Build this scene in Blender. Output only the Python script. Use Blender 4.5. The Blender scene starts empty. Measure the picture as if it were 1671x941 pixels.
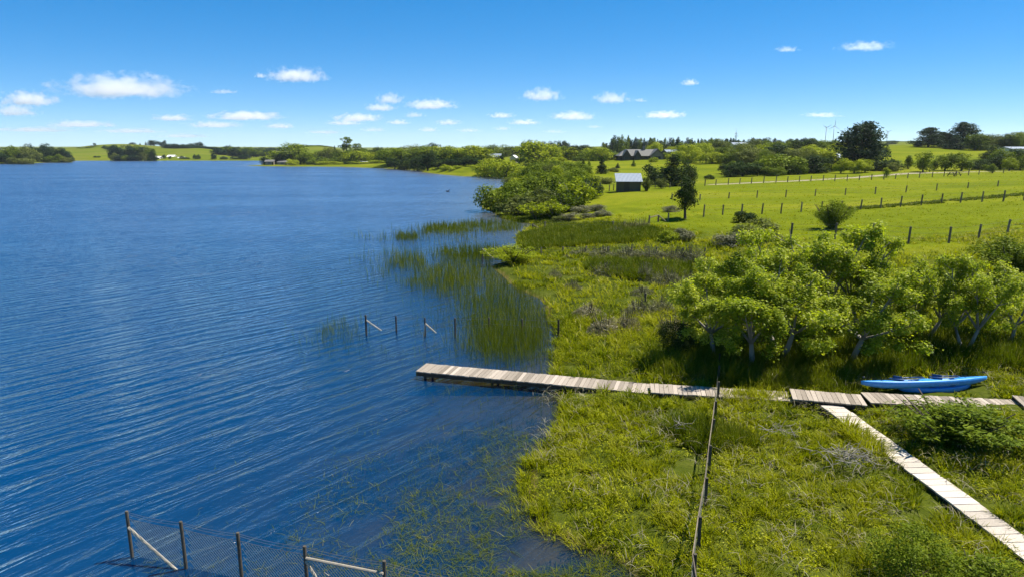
import bpy, math, random
import numpy as np
from math import radians as R, sin, cos, tan, atan, pi, sqrt
from mathutils import Vector, Matrix

# ------------------------------------------------------------------ camera, sky, sun, exposure
scn = bpy.context.scene
COL = scn.collection
CAM_H, PITCH, F, CX, CY = 8.5, R(11.49), 1114.0, 835.5, 470.5
cd = bpy.data.cameras.new('camera'); cam = bpy.data.objects.new('camera', cd); COL.objects.link(cam)
cam.location = (0, 0, CAM_H); cam.rotation_euler = (pi/2 - PITCH, 0, 0)
cd.sensor_width = 36.0; cd.lens = 36.0*F/1671.0; cd.clip_start = 0.1; cd.clip_end = 60000
scn.camera = cam

SUN_AZ, SUN_EL = R(68), R(58)          # azimuth to the right of the view direction
world = bpy.data.worlds.new('World'); scn.world = world; world.use_nodes = True
wn = world.node_tree.nodes; wl = world.node_tree.links
bg = wn['Background']; bg.inputs[1].default_value = 0.138
sky = wn.new('ShaderNodeTexSky'); sky.sky_type = 'NISHITA'; sky.sun_disc = False
sky.sun_elevation = SUN_EL; sky.sun_rotation = SUN_AZ
sky.altitude = 2000; sky.air_density = 0.6; sky.dust_density = 0.0; sky.ozone_density = 5.0
gm = wn.new('ShaderNodeGamma'); gm.inputs[1].default_value = 0.62
hs = wn.new('ShaderNodeHueSaturation'); hs.inputs['Saturation'].default_value = 1.70
wl.new(sky.outputs[0], gm.inputs[0]); wl.new(gm.outputs[0], hs.inputs['Color']); wl.new(hs.outputs[0], bg.inputs[0])

sd_ = bpy.data.lights.new('sun', 'SUN'); sd_.energy = 4.4; sd_.angle = R(0.5); sd_.color = (1.0, 0.95, 0.86)
sun = bpy.data.objects.new('sun', sd_); COL.objects.link(sun)
sdir = Vector((sin(SUN_AZ)*cos(SUN_EL), cos(SUN_AZ)*cos(SUN_EL), sin(SUN_EL)))
sun.rotation_euler = sdir.to_track_quat('Z', 'Y').to_euler()
sun.location = (30, 40, 60)

vs = scn.view_settings
vs.view_transform = 'Standard'; vs.look = 'None'; vs.gamma = 1.0; vs.use_curve_mapping = False
vs.exposure = 1.2
scn.cycles.use_denoising = True
scn.cycles.max_bounces = 12; scn.cycles.diffuse_bounces = 3; scn.cycles.glossy_bounces = 3
scn.cycles.transmission_bounces = 4; scn.cycles.transparent_max_bounces = 16
scn.cycles.volume_bounces = 12
scn.cycles.sample_clamp_indirect = 4.0; scn.cycles.sample_clamp_direct = 2.5

rs = np.random.RandomState(7)
rnd = random.Random(11)

# ------------------------------------------------------------------ projection helpers
def ray(px, py):
    X = (px-CX)/F; V = -(py-CY)/F
    return np.array([X, cos(PITCH)+V*sin(PITCH), -sin(PITCH)+V*cos(PITCH)])
def unp(px, py, z=0.0):
    d = ray(px, py); t = (z-CAM_H)/d[2]
    return (d[0]*t, d[1]*t)
def at_depth(px, py, Y):
    d = ray(px, py); t = Y/d[1]
    return (d[0]*t, Y, CAM_H+d[2]*t)

# ------------------------------------------------------------------ noise
def vnoise(x, y, seed=0):
    x = np.asarray(x, float); y = np.asarray(y, float)
    xi = np.floor(x).astype(np.int64); yi = np.floor(y).astype(np.int64)
    fx = x-xi; fy = y-yi
    fx = fx*fx*(3-2*fx); fy = fy*fy*(3-2*fy)
    def h(a, b):
        n = (a*374761393 + b*668265263 + seed*974711) & 0x7fffffff
        n = ((n ^ (n >> 13))*1274126177) & 0x7fffffff
        return ((n ^ (n >> 16)) & 0xffff)/65535.0
    return (h(xi, yi)*(1-fx)+h(xi+1, yi)*fx)*(1-fy) + (h(xi, yi+1)*(1-fx)+h(xi+1, yi+1)*fx)*fy
def fbm(x, y, seed=0, o=3):
    s = 0; a = 1; t = 0
    for k in range(o):
        s = s + a*vnoise(x*2**k, y*2**k, seed+k*17); t += a; a *= .5
    return s/t
def sstep(a, b, x):
    t = np.clip((x-a)/(b-a), 0, 1); return t*t*(3-2*t)

# ------------------------------------------------------------------ lake outline and terrain
SH = [(1090,1010),(1040,941),(1000,905),(935,884),(882,852),(862,800),(868,755),(900,720),(915,690),(918,650),
      (910,630),(905,605),(906,572),(917,545),(905,531),(892,516),(892,500),(880,486),(867,481),(837,466),(819,448),
      (801,435),(812,430),(824,428),(838,424),(858,417),(849,400),(842,390),(854,380),(867,371),(912,371),(914,368),(870,366),
      (842,362),(822,358),(806,347),(788,341),(786,331),(797,314),(830,300),(850,293.5),(827,290),(760,288.5),(720,285),
      (688,281.2),(692,279.4),(640,276),(560,272.6),(470,272),(430,271.6),(402,270.7),(426,269.6),(432,266),
      (448,262.6),(300,262.6),(120,262.6),(116,264.4),(60,266.3),(0,268),(-140,270)]
LAKE = [unp(px, py) for px, py in SH]
LAKE = [(2.5, 6.0), (0.5, -2.0), (4.0, -40.0)][::-1] + LAKE + [(-470, 240), (-520, 40), (-480, -60)]
LAKE = np.array(LAKE)

def lake_sd(x, y):
    """signed distance to the lake outline, positive on land"""
    x = np.asarray(x, float); y = np.asarray(y, float)
    shp = x.shape; x = x.ravel(); y = y.ravel()
    d2 = np.full(x.shape, 1e18); ins = np.zeros(x.shape, bool)
    n = len(LAKE)
    for i in range(n):
        ax, ay = LAKE[i]; bx, by = LAKE[(i+1) % n]
        ex, ey = bx-ax, by-ay
        t = np.clip(((x-ax)*ex+(y-ay)*ey)/(ex*ex+ey*ey+1e-12), 0, 1)
        d2 = np.minimum(d2, (x-ax-ex*t)**2+(y-ay-ey*t)**2)
        c = (ay > y) != (by > y)
        with np.errstate(divide='ignore', invalid='ignore'):
            xx = ax + (y-ay)/(by-ay+1e-15)*ex
        ins ^= c & (x < xx)
    d = np.sqrt(d2); d[ins] *= -1
    return d.reshape(shp)

# control points: photo pixel, distance -> height of the land there
CP = [(1484,397,53),(1643,383,55),(1149,352,76),(1300,347,77),(1437,340,79),(1671,328,82),(1100,356,73),
      (1028,313,110),(1178,324,96),(1428,317,100),(1640,303,110),(1170,302,125),(1280,298,126),(1391,294,130),(1560,284,150),
      (1671,280,152),(1200,289,158),(1350,283,163),(1671,278.5,172),(1440,262,200),(1440,241,285),(1500,240,290),(1550,242,285),
      (1620,250,250),(1671,236,300),(1750,232,300),(1045,263,280),(1000,276,220),(1130,281,190),(1000,300,140),(1240,265,230),(1340,262,220),
      (880,266,280),(820,266,300),(940,300,135),(900,325,110),(1050,250,420),(1150,248,450),(1300,245,500),
      (700,268,300),(640,267,350),(560,266,400),(510,239,700),(560,245,700),(440,256.5,720),(400,256,720),
      (300,258,560),(330,243,690),(290,244,700),(380,255.5,640),(215,236,850),(150,238,850),(110,242,850),(270,240,850),(60,262,460),(0,262,460),(20,250,700),
      (620,248,1500),(900,243,1500),(1200,236,1500),(1400,232,1500),(300,244,1500),(0,247,1500),(1700,230,1500)]
cpu, cpv, cpz = [], [], []
def uv_(X, Y):
    return np.asarray(X)/(np.asarray(Y)+15.0), np.log(np.maximum(np.asarray(Y)+15.0, 1.0))*0.55
for px, py, Y in CP:
    X, _, z = at_depth(px, py, Y); u, v = uv_(X, Y); cpu.append(u); cpv.append(v); cpz.append(z)
for X, Y, z in [(3,13,.3),(8,15,.3),(14,15,.4),(4,20,.3),(10,22,.35),(18,22,.6),(6,26,.35),(12,27,.5),(18,28,.8),(4,34,.3),(10,36,.5),(18,38,.9),
                (5,45,.35),(10,50,.6),(25,40,1.2),(4,60,.4),(10,60,.8),(0,85,.3),(8,-5,.3),(20,0,.5),(40,20,1.5),(60,50,2.2),(110,80,3),
                (200,150,5),(-500,300,2),(-700,600,6),(500,400,12),(30,-9,.6),(0,-12,.4),
                (0,6000,20),(2500,6000,45),(-2500,6000,30),(5000,6000,50),(-5000,6000,30)]:
    u, v = uv_(X, Y); cpu.append(u); cpv.append(v); cpz.append(z)
cpu, cpv, cpz = map(np.array, (cpu, cpv, cpz))
EPS = 0.05
Kmat = np.sqrt((cpu[:,None]-cpu[None])**2+(cpv[:,None]-cpv[None])**2+EPS**2)
Kc = np.linalg.solve(Kmat+np.eye(len(cpz))*1e-6, cpz)
def land_h(x, y):
    u, v = uv_(x, y); out = np.zeros(np.shape(u))
    for i in range(len(cpz)):
        out = out + Kc[i]*np.sqrt((u-cpu[i])**2+(v-cpv[i])**2+EPS**2)
    return out
def hgt(x, y, sd=None, rough=True):
    x = np.asarray(x, float); y = np.asarray(y, float)
    if sd is None: sd = lake_sd(x, y)
    g = np.maximum(land_h(x, y), 0.25)
    ramp = 2.0 + 0.03*np.maximum(y, 0)
    t = np.clip(sd/ramp, 0, 1)
    lo = 0.10 + 0.0*t
    land = lo + (g-lo)*t*t*(3-2*t)
    land = land*np.clip(sd/0.35, 0, 1)
    bed = np.maximum(-0.09*np.abs(sd) - 0.05, -3.0)
    z = np.where(sd > 0, land, bed*np.clip(-sd/0.4, 0, 1))
    if rough:
        a = sstep(0.3, 2.5, sd)
        near = np.clip(1-np.maximum(y-60, 0)/60, 0, 1)
        z = z + a*near*(0.16*(fbm(x*.9, y*.9, 3)-.5) + 0.10*(vnoise(x*2.3, y*2.3, 9)-.5))
        hum = sstep(55, 66, y)*(1-sstep(84, 95, y))*(1-sstep(.30, .40, x/np.maximum(y, 1)))
        z = z + a*hum*0.45*(fbm(x*.55, y*.4, 21)-.5)
        far = sstep(120, 300, y)
        z = z + a*far*1.2*(fbm(x*.02, y*.02, 31)-.5)
    return z
def H1(x, y): return float(hgt(np.array([x]), np.array([y]))[0])
_Ys = np.exp(np.linspace(math.log(6), math.log(2500), 900))
def G(px, py):
    """where the line of sight through a photo pixel meets the ground (or the water)"""
    d = ray(px, py); t = _Ys/d[1]
    x = d[0]*t; z = CAM_H+d[2]*t
    h = np.maximum(hgt(x, _Ys, rough=True), 0.0)
    k = np.where(z <= h)[0]
    if len(k) == 0: i = len(_Ys)-1; return (x[i], _Ys[i], h[i])
    i = k[0]
    if i > 0:
        a = z[i-1]-h[i-1]; b = z[i]-h[i]; f = a/(a-b+1e-9)
        Y = _Ys[i-1]+(_Ys[i]-_Ys[i-1])*f
    else: Y = _Ys[0]
    X = d[0]*Y/d[1]
    return (float(X), float(Y), max(H1(X, Y), 0.0) if True else 0)
def Z_of(Y, z=0.5):      # depth along the optical axis
    return Y*cos(PITCH) + (CAM_H-z)*sin(PITCH)

# ------------------------------------------------------------------ mesh and object helpers
def raw_mesh(name, V, Q, tint=None, smooth=False):
    """V (n,3), Q (m,4) quads"""
    me = bpy.data.meshes.new(name)
    n, m = len(V), len(Q)
    k = Q.shape[1]
    me.vertices.add(n); me.vertices.foreach_set('co', np.ascontiguousarray(V, np.float32).ravel())
    me.loops.add(m*k); me.loops.foreach_set('vertex_index', np.ascontiguousarray(Q, np.int32).ravel())
    me.polygons.add(m)
    me.polygons.foreach_set('loop_start', np.arange(0, m*k, k, dtype=np.int32))
    me.polygons.foreach_set('loop_total', np.full(m, k, np.int32))
    me.polygons.foreach_set('use_smooth', np.full(m, smooth, bool))
    me.update(calc_edges=True)
    if tint is not None:
        a = me.attributes.new('tint', 'FLOAT', 'FACE'); a.data.foreach_set('value', np.asarray(tint, np.float32))
    return me
def tag(o, label=None, cat=None, group=None, kind=None):
    if label: o['label'] = label
    if cat: o['category'] = cat
    if group: o['group'] = group
    if kind: o['kind'] = kind
    return o
def empty(name, loc, rz=0, label=None, cat=None, group=None):
    o = bpy.data.objects.new(name, None); COL.objects.link(o)
    o.location = loc; o.rotation_euler = (0, 0, rz); o.empty_display_size = .2
    return tag(o, label, cat, group)
def link(name, me, mats, parent=None, loc=None):
    o = bpy.data.objects.new(name, me); COL.objects.link(o)
    for m in (mats if isinstance(mats, (list, tuple)) else [mats]): me.materials.append(m)
    if parent: o.parent = parent
    if loc is not None: o.location = loc
    return o
class MB:
    def __init__(s): s.v = []; s.f = []; s.t = []; s.m = []
    def add(s, V, Fs, tint=.5, mat=0):
        o = len(s.v); s.v += [tuple(p) for p in V]
        for f in Fs: s.f.append(tuple(i+o for i in f)); s.t.append(tint); s.m.append(mat)
    def box(s, c, sz, rz=0, tint=.5, mat=0, tilt=0):
        x, y, z = sz[0]/2, sz[1]/2, sz[2]/2
        M = Matrix.Rotation(rz, 3, 'Z') @ Matrix.Rotation(tilt, 3, 'X')
        P = [M @ Vector(p)+Vector(c) for p in [(-x,-y,-z),(x,-y,-z),(x,y,-z),(-x,y,-z),(-x,-y,z),(x,-y,z),(x,y,z),(-x,y,z)]]
        s.add(P, [(0,3,2,1),(4,5,6,7),(0,1,5,4),(1,2,6,5),(2,3,7,6),(3,0,4,7)], tint, mat)
    def tube(s, path, rad, n=6, tint=.5, mat=0, cap=True):
        path = [Vector(p) for p in path]
        if not isinstance(rad, (list, tuple)): rad = [rad]*len(path)
        V, Fs = [], []
        ref = Vector((.3, .2, 1)).normalized()
        for i, p in enumerate(path):
            d = (path[min(i+1, len(path)-1)]-path[max(i-1, 0)])
            d = d.normalized() if d.length > 1e-9 else Vector((0, 0, 1))
            r0 = ref if abs(d.dot(ref)) < .95 else Vector((1, 0, 0))
            a = d.cross(r0).normalized(); b = d.cross(a)
            for k in range(n):
                an = 2*pi*k/n; V.append(p+(a*cos(an)+b*sin(an))*rad[i])
        for i in range(len(path)-1):
            for k in range(n):
                Fs.append((i*n+k, i*n+(k+1) % n, (i+1)*n+(k+1) % n, (i+1)*n+k))
        if cap:
            Fs.append(tuple(range(n))[::-1]); Fs.append(tuple((len(path)-1)*n+k for k in range(n)))
        s.add(V, Fs, tint, mat)
    def beam(s, p0, p1, w, h, tint=.5, mat=0):
        p0, p1 = Vector(p0), Vector(p1); d = (p1-p0).normalized()
        up = Vector((0, 0, 1)) if abs(d.z) < .95 else Vector((0, 1, 0))
        a = d.cross(up).normalized()*w/2; b = a.cross(d).normalized()*h/2
        P = [p0-a-b, p0+a-b, p0+a+b, p0-a+b, p1-a-b, p1+a-b, p1+a+b, p1-a+b]
        s.add(P, [(0,1,2,3),(7,6,5,4),(0,4,5,1),(1,5,6,2),(2,6,7,3),(3,7,4,0)], tint, mat)
    def mesh(s, name, off=(0, 0, 0), smooth=False):
        me = bpy.data.meshes.new(name)
        me.from_pydata([(p[0]-off[0], p[1]-off[1], p[2]-off[2]) for p in s.v], [], s.f)
        a = me.attributes.new('tint', 'FLOAT', 'FACE'); a.data.foreach_set('value', np.array(s.t, np.float32))
        me.polygons.foreach_set('material_index', np.array(s.m, np.int32))
        if smooth: me.polygons.foreach_set('use_smooth', np.ones(len(s.f), bool))
        me.update(); return me
    def build(s, name, mats, parent=None, smooth=False, origin=None):
        off = parent.location if parent and origin is None else (origin or (0, 0, 0))
        if parent and origin is not None: off = origin
        o = link(name, s.mesh(name, off, smooth), mats, parent)
        if not parent and origin is not None: o.location = origin
        return o

# ------------------------------------------------------------------ materials
def new_mat(name):
    m = bpy.data.materials.new(name); m.use_nodes = True
    nt = m.node_tree; nt.nodes.clear()
    out = nt.nodes.new('ShaderNodeOutputMaterial')
    return m, nt, out
def N(nt, t, **kw):
    n = nt.nodes.new(t)
    for k, v in kw.items():
        if k in n.inputs: n.inputs[k].default_value = v
        else: setattr(n, k, v)
    return n
def ramp(nt, fac, stops):
    r = nt.nodes.new('ShaderNodeValToRGB'); e = r.color_ramp.elements
    while len(e) > 1: e.remove(e[-1])
    e[0].position = stops[0][0]; e[0].color = (*stops[0][1], 1)
    for p, c in stops[1:]:
        x = e.new(p); x.color = (*c, 1)
    nt.links.new(fac, r.inputs[0]); return r.outputs[0]
def math_(nt, op, a, b=None, c=None, clamp=False):
    n = nt.nodes.new('ShaderNodeMath'); n.operation = op; n.use_clamp = clamp
    for i, v in enumerate((a, b, c)):
        if v is None: continue
        if isinstance(v, (int, float)): n.inputs[i].default_value = v
        else: nt.links.new(v, n.inputs[i])
    return n.outputs[0]
def mixc(nt, fac, a, b, mode='MIX'):
    n = nt.nodes.new('ShaderNodeMix'); n.data_type = 'RGBA'; n.blend_type = mode
    for s, v in ((n.inputs[0], fac), (n.inputs[6], a), (n.inputs[7], b)):
        if isinstance(v, (int, float)): s.default_value = v
        elif isinstance(v, tuple): s.default_value = (*v, 1)
        else: nt.links.new(v, s)
    return n.outputs[2]
def noise(nt, scale, detail=3, rough=.55, vec=None, dist=0):
    n = N(nt, 'ShaderNodeTexNoise', Scale=scale, Detail=detail, Roughness=rough, Distortion=dist)
    if vec is None:
        tc = nt.nodes.new('ShaderNodeTexCoord'); vec = tc.outputs['Object']
    nt.links.new(vec, n.inputs['Vector']); return n.outputs[0]
def foliage(name, stops, transl=.42, rough=.5, rvar=.35, spec=.03):
    m, nt, out = new_mat(name)
    at = N(nt, 'ShaderNodeAttribute', attribute_name='tint')
    oi = nt.nodes.new('ShaderNodeObjectInfo')
    f = math_(nt, 'ADD', at.outputs['Fac'], math_(nt, 'MULTIPLY', math_(nt, 'SUBTRACT', oi.outputs['Random'], .5), rvar), clamp=True)
    c = ramp(nt, f, stops)
    p = N(nt, 'ShaderNodeBsdfPrincipled', Roughness=rough); p.inputs['Specular IOR Level'].default_value = spec
    t = nt.nodes.new('ShaderNodeBsdfTranslucent')
    mx = N(nt, 'ShaderNodeMixShader'); mx.inputs[0].default_value = transl
    nt.links.new(c, p.inputs['Base Color'])
    tc = mixc(nt, 1.0, c, (1.25, 1.3, .45), 'MULTIPLY'); nt.links.new(tc, t.inputs[0])
    nt.links.new(p.outputs[0], mx.inputs[1]); nt.links.new(t.outputs[0], mx.inputs[2])
    nt.links.new(mx.outputs[0], out.inputs[0]); return m
def simple(name, c1, c2, scale=6, rough=.7, metallic=0, bump=.0, bscale=40, stretch=None, spec=.3):
    m, nt, out = new_mat(name)
    tc = nt.nodes.new('ShaderNodeTexCoord'); vec = tc.outputs['Object']
    if stretch:
        mp = nt.nodes.new('ShaderNodeMapping'); mp.inputs['Scale'].default_value = stretch
        nt.links.new(vec, mp.inputs[0]); vec = mp.outputs[0]
    n = noise(nt, scale, 4, .6, vec)
    at = N(nt, 'ShaderNodeAttribute', attribute_name='tint')
    f = math_(nt, 'ADD', math_(nt, 'MULTIPLY', n, .6), math_(nt, 'MULTIPLY', at.outputs['Fac'], .6))
    f = math_(nt, 'SUBTRACT', f, .1, clamp=True)
    c = ramp(nt, f, [(.25, c1), (.75, c2)])
    p = N(nt, 'ShaderNodeBsdfPrincipled', Roughness=rough, Metallic=metallic); p.inputs['Specular IOR Level'].default_value = spec
    nt.links.new(c, p.inputs['Base Color'])
    if bump:
        b = N(nt, 'ShaderNodeBump', Strength=bump, Distance=.02); nt.links.new(noise(nt, bscale, 3, .6, vec), b.inputs['Height'])
        nt.links.new(b.outputs[0], p.inputs['Normal'])
    nt.links.new(p.outputs[0], out.inputs[0]); return m

M = {}
M['lime'] = foliage('leaves_lime', [(0, (.11,.15,.005)), (.5, (.24,.28,.009)), (1, (.37,.39,.022))], .24)
M['mid'] = foliage('leaves_mid', [(0, (.045,.072,.005)), (.5, (.105,.145,.008)), (1, (.20,.24,.014))], .22)
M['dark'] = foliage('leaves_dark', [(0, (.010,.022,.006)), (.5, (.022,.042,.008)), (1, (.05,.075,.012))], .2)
M['olive'] = foliage('leaves_olive', [(0, (.05,.065,.012)), (.5, (.105,.125,.025)), (1, (.19,.20,.05))], .25)
M['grey'] = foliage('leaves_grey', [(0, (.075,.075,.045)), (.5, (.15,.15,.085)), (1, (.27,.255,.15))], .2)
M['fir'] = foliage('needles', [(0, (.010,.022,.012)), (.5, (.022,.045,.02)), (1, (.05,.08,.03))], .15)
M['grass'] = foliage('grass_blades', [(0, (.035,.06,.004)), (.35, (.125,.155,.002)), (.68, (.255,.26,.003)), (.88, (.27,.27,.03)), (1, (.40,.35,.15))], .42, rvar=0)
M['rush'] = foliage('rush_blades', [(0, (.04,.062,.003)), (.5, (.085,.112,.004)), (.85, (.15,.165,.010)), (1, (.25,.22,.06))], .3, rvar=0)
M['straw'] = foliage('straw', [(0, (.11,.09,.05)), (.5, (.24,.21,.13)), (1, (.42,.38,.27))], .2, rvar=0)
M['bark'] = simple('bark_pale', (.10,.09,.07), (.30,.27,.23), 4, .85, bump=.4, bscale=20)
M['barkd'] = simple('bark_dark', (.035,.028,.02), (.10,.08,.06), 4, .9, bump=.4, bscale=20)
M['wood'] = simple('weathered_wood', (.17,.14,.105), (.41,.345,.275), 9, .85, bump=.35, bscale=60, stretch=(3, 3, 1))
M['woodp'] = simple('pale_planks', (.32,.275,.22), (.56,.49,.41), 9, .85, bump=.35, bscale=60, stretch=(3, 3, 1))
M['post'] = simple('post_wood', (.07,.055,.038), (.24,.195,.135), 8, .85, bump=.4, bscale=60, stretch=(1, 1, .25))
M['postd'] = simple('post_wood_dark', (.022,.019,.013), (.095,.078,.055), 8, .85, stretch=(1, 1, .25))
M['rail'] = simple('rail_wood', (.17,.145,.105), (.38,.33,.25), 8, .8, bump=.3, bscale=60)
M['wire'] = simple('wire', (.10,.10,.09), (.2,.2,.18), 5, .5, .6)
M['net'] = simple('netting', (.07,.07,.03), (.14,.135,.06), 5, .7)
M['white'] = simple('white_paint', (.6,.6,.58), (.8,.8,.78), 3, .6)
M['steel'] = simple('turbine_paint', (.55,.62,.70), (.66,.72,.80), 3, .5)

# ------------------------------------------------------------------ terrain sheet and water
def boundary_Y(u):
    """beyond this distance the rough marsh turns into grazed pasture"""
    pxs = np.array([600, 900, 1000, 1100, 1200, 1300, 1440, 1671, 2000]); pys = np.array([352, 362, 366, 385, 392, 405, 432, 425, 425])
    uu, YY = [], []
    for a, b in zip(pxs, pys):
        X, Y = unp(a, b, .8); uu.append(X/Y); YY.append(Y)
    return np.interp(u, uu, YY)
ROAD_PX = [(1165,301.5),(1230,298.5),(1300,295.5),(1391,290.5),(1440,286.5),(1480,283.5),(1515,282.5)]
ROAD = []
for p in ROAD_PX:
    g = G(*p); ROAD.append((g[0], g[1]))
ROAD.append((ROAD[-1][0]+45, ROAD[-1][1]+12))
PATH = [G(952,283)[:2], G(960,287)[:2], G(952,292)[:2], G(966,299)[:2]]
def dist_line(x, y, L):
    d2 = np.full(np.shape(x), 1e18)
    for (ax, ay), (bx, by) in zip(L[:-1], L[1:]):
        ex, ey = bx-ax, by-ay
        t = np.clip(((x-ax)*ex+(y-ay)*ey)/(ex*ex+ey*ey+1e-9), 0, 1)
        d2 = np.minimum(d2, (x-ax-ex*t)**2+(y-ay-ey*t)**2)
    return np.sqrt(d2)
nr, nc = 760, 560
Yp = np.exp(np.linspace(math.log(5), math.log(6200), nr))-15
ug = np.linspace(-1.15, 1.15, nc)
UU, YG = np.meshgrid(ug, Yp); XG = UU*(YG+15)
SDG = lake_sd(XG, YG)
ZG = hgt(XG, YG, SDG)
idx = np.arange(nr*nc).reshape(nr, nc)
Q = np.stack([idx[:-1,:-1], idx[:-1,1:], idx[1:,1:], idx[1:,:-1]], -1).reshape(-1, 4)
me = raw_mesh('ground', np.stack([XG, YG, ZG], -1).reshape(-1, 3), Q, smooth=True)
marsh = (1-sstep(.9, 1.12, YG/boundary_Y(UU*(YG+15)/np.maximum(YG, 1))))*1.0
road = 1-sstep(.7, 1.7, dist_line(XG, YG, ROAD))
road = np.maximum(road, .9*(1-sstep(.6, 1.3, dist_line(XG, YG, PATH))))
for nm, arr in (('marsh', marsh), ('road', road), ('bed', (SDG < 0.15)*1.0), ('farness', sstep(300, 700, YG))):
    a = me.attributes.new(nm, 'FLOAT', 'POINT'); a.data.foreach_set('value', arr.astype(np.float32).ravel())
def ground_mat():
    m, nt, out = new_mat('ground')
    A = lambda n: N(nt, 'ShaderNodeAttribute', attribute_name=n).outputs['Fac']
    n1 = noise(nt, .06, 4, .6); n2 = noise(nt, .6, 4, .65); n3 = noise(nt, 5, 3, .7); n4 = noise(nt, .018, 3, .5)
    f = math_(nt, 'ADD', math_(nt, 'MULTIPLY', n1, .45), math_(nt, 'MULTIPLY', n2, .35))
    f = math_(nt, 'ADD', f, math_(nt, 'MULTIPLY', n3, .25))
    past = ramp(nt, f, [(.32, (.06,.085,.003)), (.5, (.105,.13,.003)), (.62, (.135,.152,.004)), (.75, (.155,.158,.014))])
    hill = ramp(nt, n4, [(.35, (.055,.085,.008)), (.5, (.095,.12,.009)), (.66, (.115,.11,.028))])
    n5 = noise(nt, .22, 5, .7); n6 = noise(nt, 1.6, 4, .7)
    past = mixc(nt, math_(nt, 'MULTIPLY', ramp(nt, n5, [(.52, (0, 0, 0)), (.68, (1, 1, 1))]), .55), past, (.080, .105, .004))
    past = mixc(nt, math_(nt, 'MULTIPLY', ramp(nt, n6, [(.60, (0, 0, 0)), (.72, (1, 1, 1))]), .45), past, (.15, .135, .035))
    tcp = nt.nodes.new('ShaderNodeTexCoord'); mpp = nt.nodes.new('ShaderNodeMapping'); mpp.inputs['Scale'].default_value = (.02, .085, 1); mpp.inputs['Rotation'].default_value = (0, 0, .18); nt.links.new(tcp.outputs['Object'], mpp.inputs[0])
    n7 = noise(nt, 1.0, 4, .6, mpp.outputs[0], .5)
    past = mixc(nt, .55, past, ramp(nt, n7, [(.36, (.075, .10, .003)), (.5, (.12, .145, .004)), (.62, (.185, .185, .012))]))
    past = mixc(nt, math_(nt, 'MULTIPLY', A('farness'), .7), past, hill)
    msh = ramp(nt, f, [(.3, (.02,.028,.004)), (.5, (.05,.065,.006)), (.72, (.10,.105,.02))])
    c = mixc(nt, A('marsh'), past, msh)
    rd = ramp(nt, n3, [(.3, (.22,.185,.14)), (.7, (.34,.285,.23))])
    c = mixc(nt, A('road'), c, rd)
    bd = ramp(nt, n2, [(.35, (.06,.052,.015)), (.65, (.15,.12,.04))])
    c = mixc(nt, A('bed'), c, bd)
    p = N(nt, 'ShaderNodeBsdfPrincipled', Roughness=.95); p.inputs['Specular IOR Level'].default_value = .02
    nt.links.new(c, p.inputs['Base Color'])
    b = N(nt, 'ShaderNodeBump', Strength=.55, Distance=.12)
    nt.links.new(math_(nt, 'ADD', n3, math_(nt, 'MULTIPLY', n2, 1.5)), b.inputs['Height']); nt.links.new(b.outputs[0], p.inputs['Normal'])
    nt.links.new(p.outputs[0], out.inputs[0]); return m
tag(link('ground', me, ground_mat()), kind='structure')

# water: its own sheet over the lake
nr2, nc2 = 420, 300
Yw = np.exp(np.linspace(math.log(3), math.log(760), nr2))-15
uw = np.linspace(-1.3, .45, nc2)
UW, YW = np.meshgrid(uw, Yw); XW = UW*(YW+15)
SDW = lake_sd(XW, YW); DW = np.maximum(-hgt(XW, YW, SDW, rough=False), 0)
idx = np.arange(nr2*nc2).reshape(nr2, nc2)
Q = np.stack([idx[:-1,:-1], idx[:-1,1:], idx[1:,1:], idx[1:,:-1]], -1).reshape(-1, 4)
keep = (SDW.ravel()[Q].min(1) < 1.0); Q = Q[keep]
used = np.unique(Q); remap = -np.ones(nr2*nc2, int); remap[used] = np.arange(len(used))
me = raw_mesh('lake_water', np.stack([XW, YW, np.zeros_like(XW)], -1).reshape(-1, 3)[used], remap[Q], smooth=True)
a = me.attributes.new('far', 'FLOAT', 'POINT'); a.data.foreach_set('value', sstep(10, 85, YW).astype(np.float32).ravel()[used])
a = me.attributes.new('clarity', 'FLOAT', 'POINT'); a.data.foreach_set('value', np.exp(-DW*1.35).astype(np.float32).ravel()[used])
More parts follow.
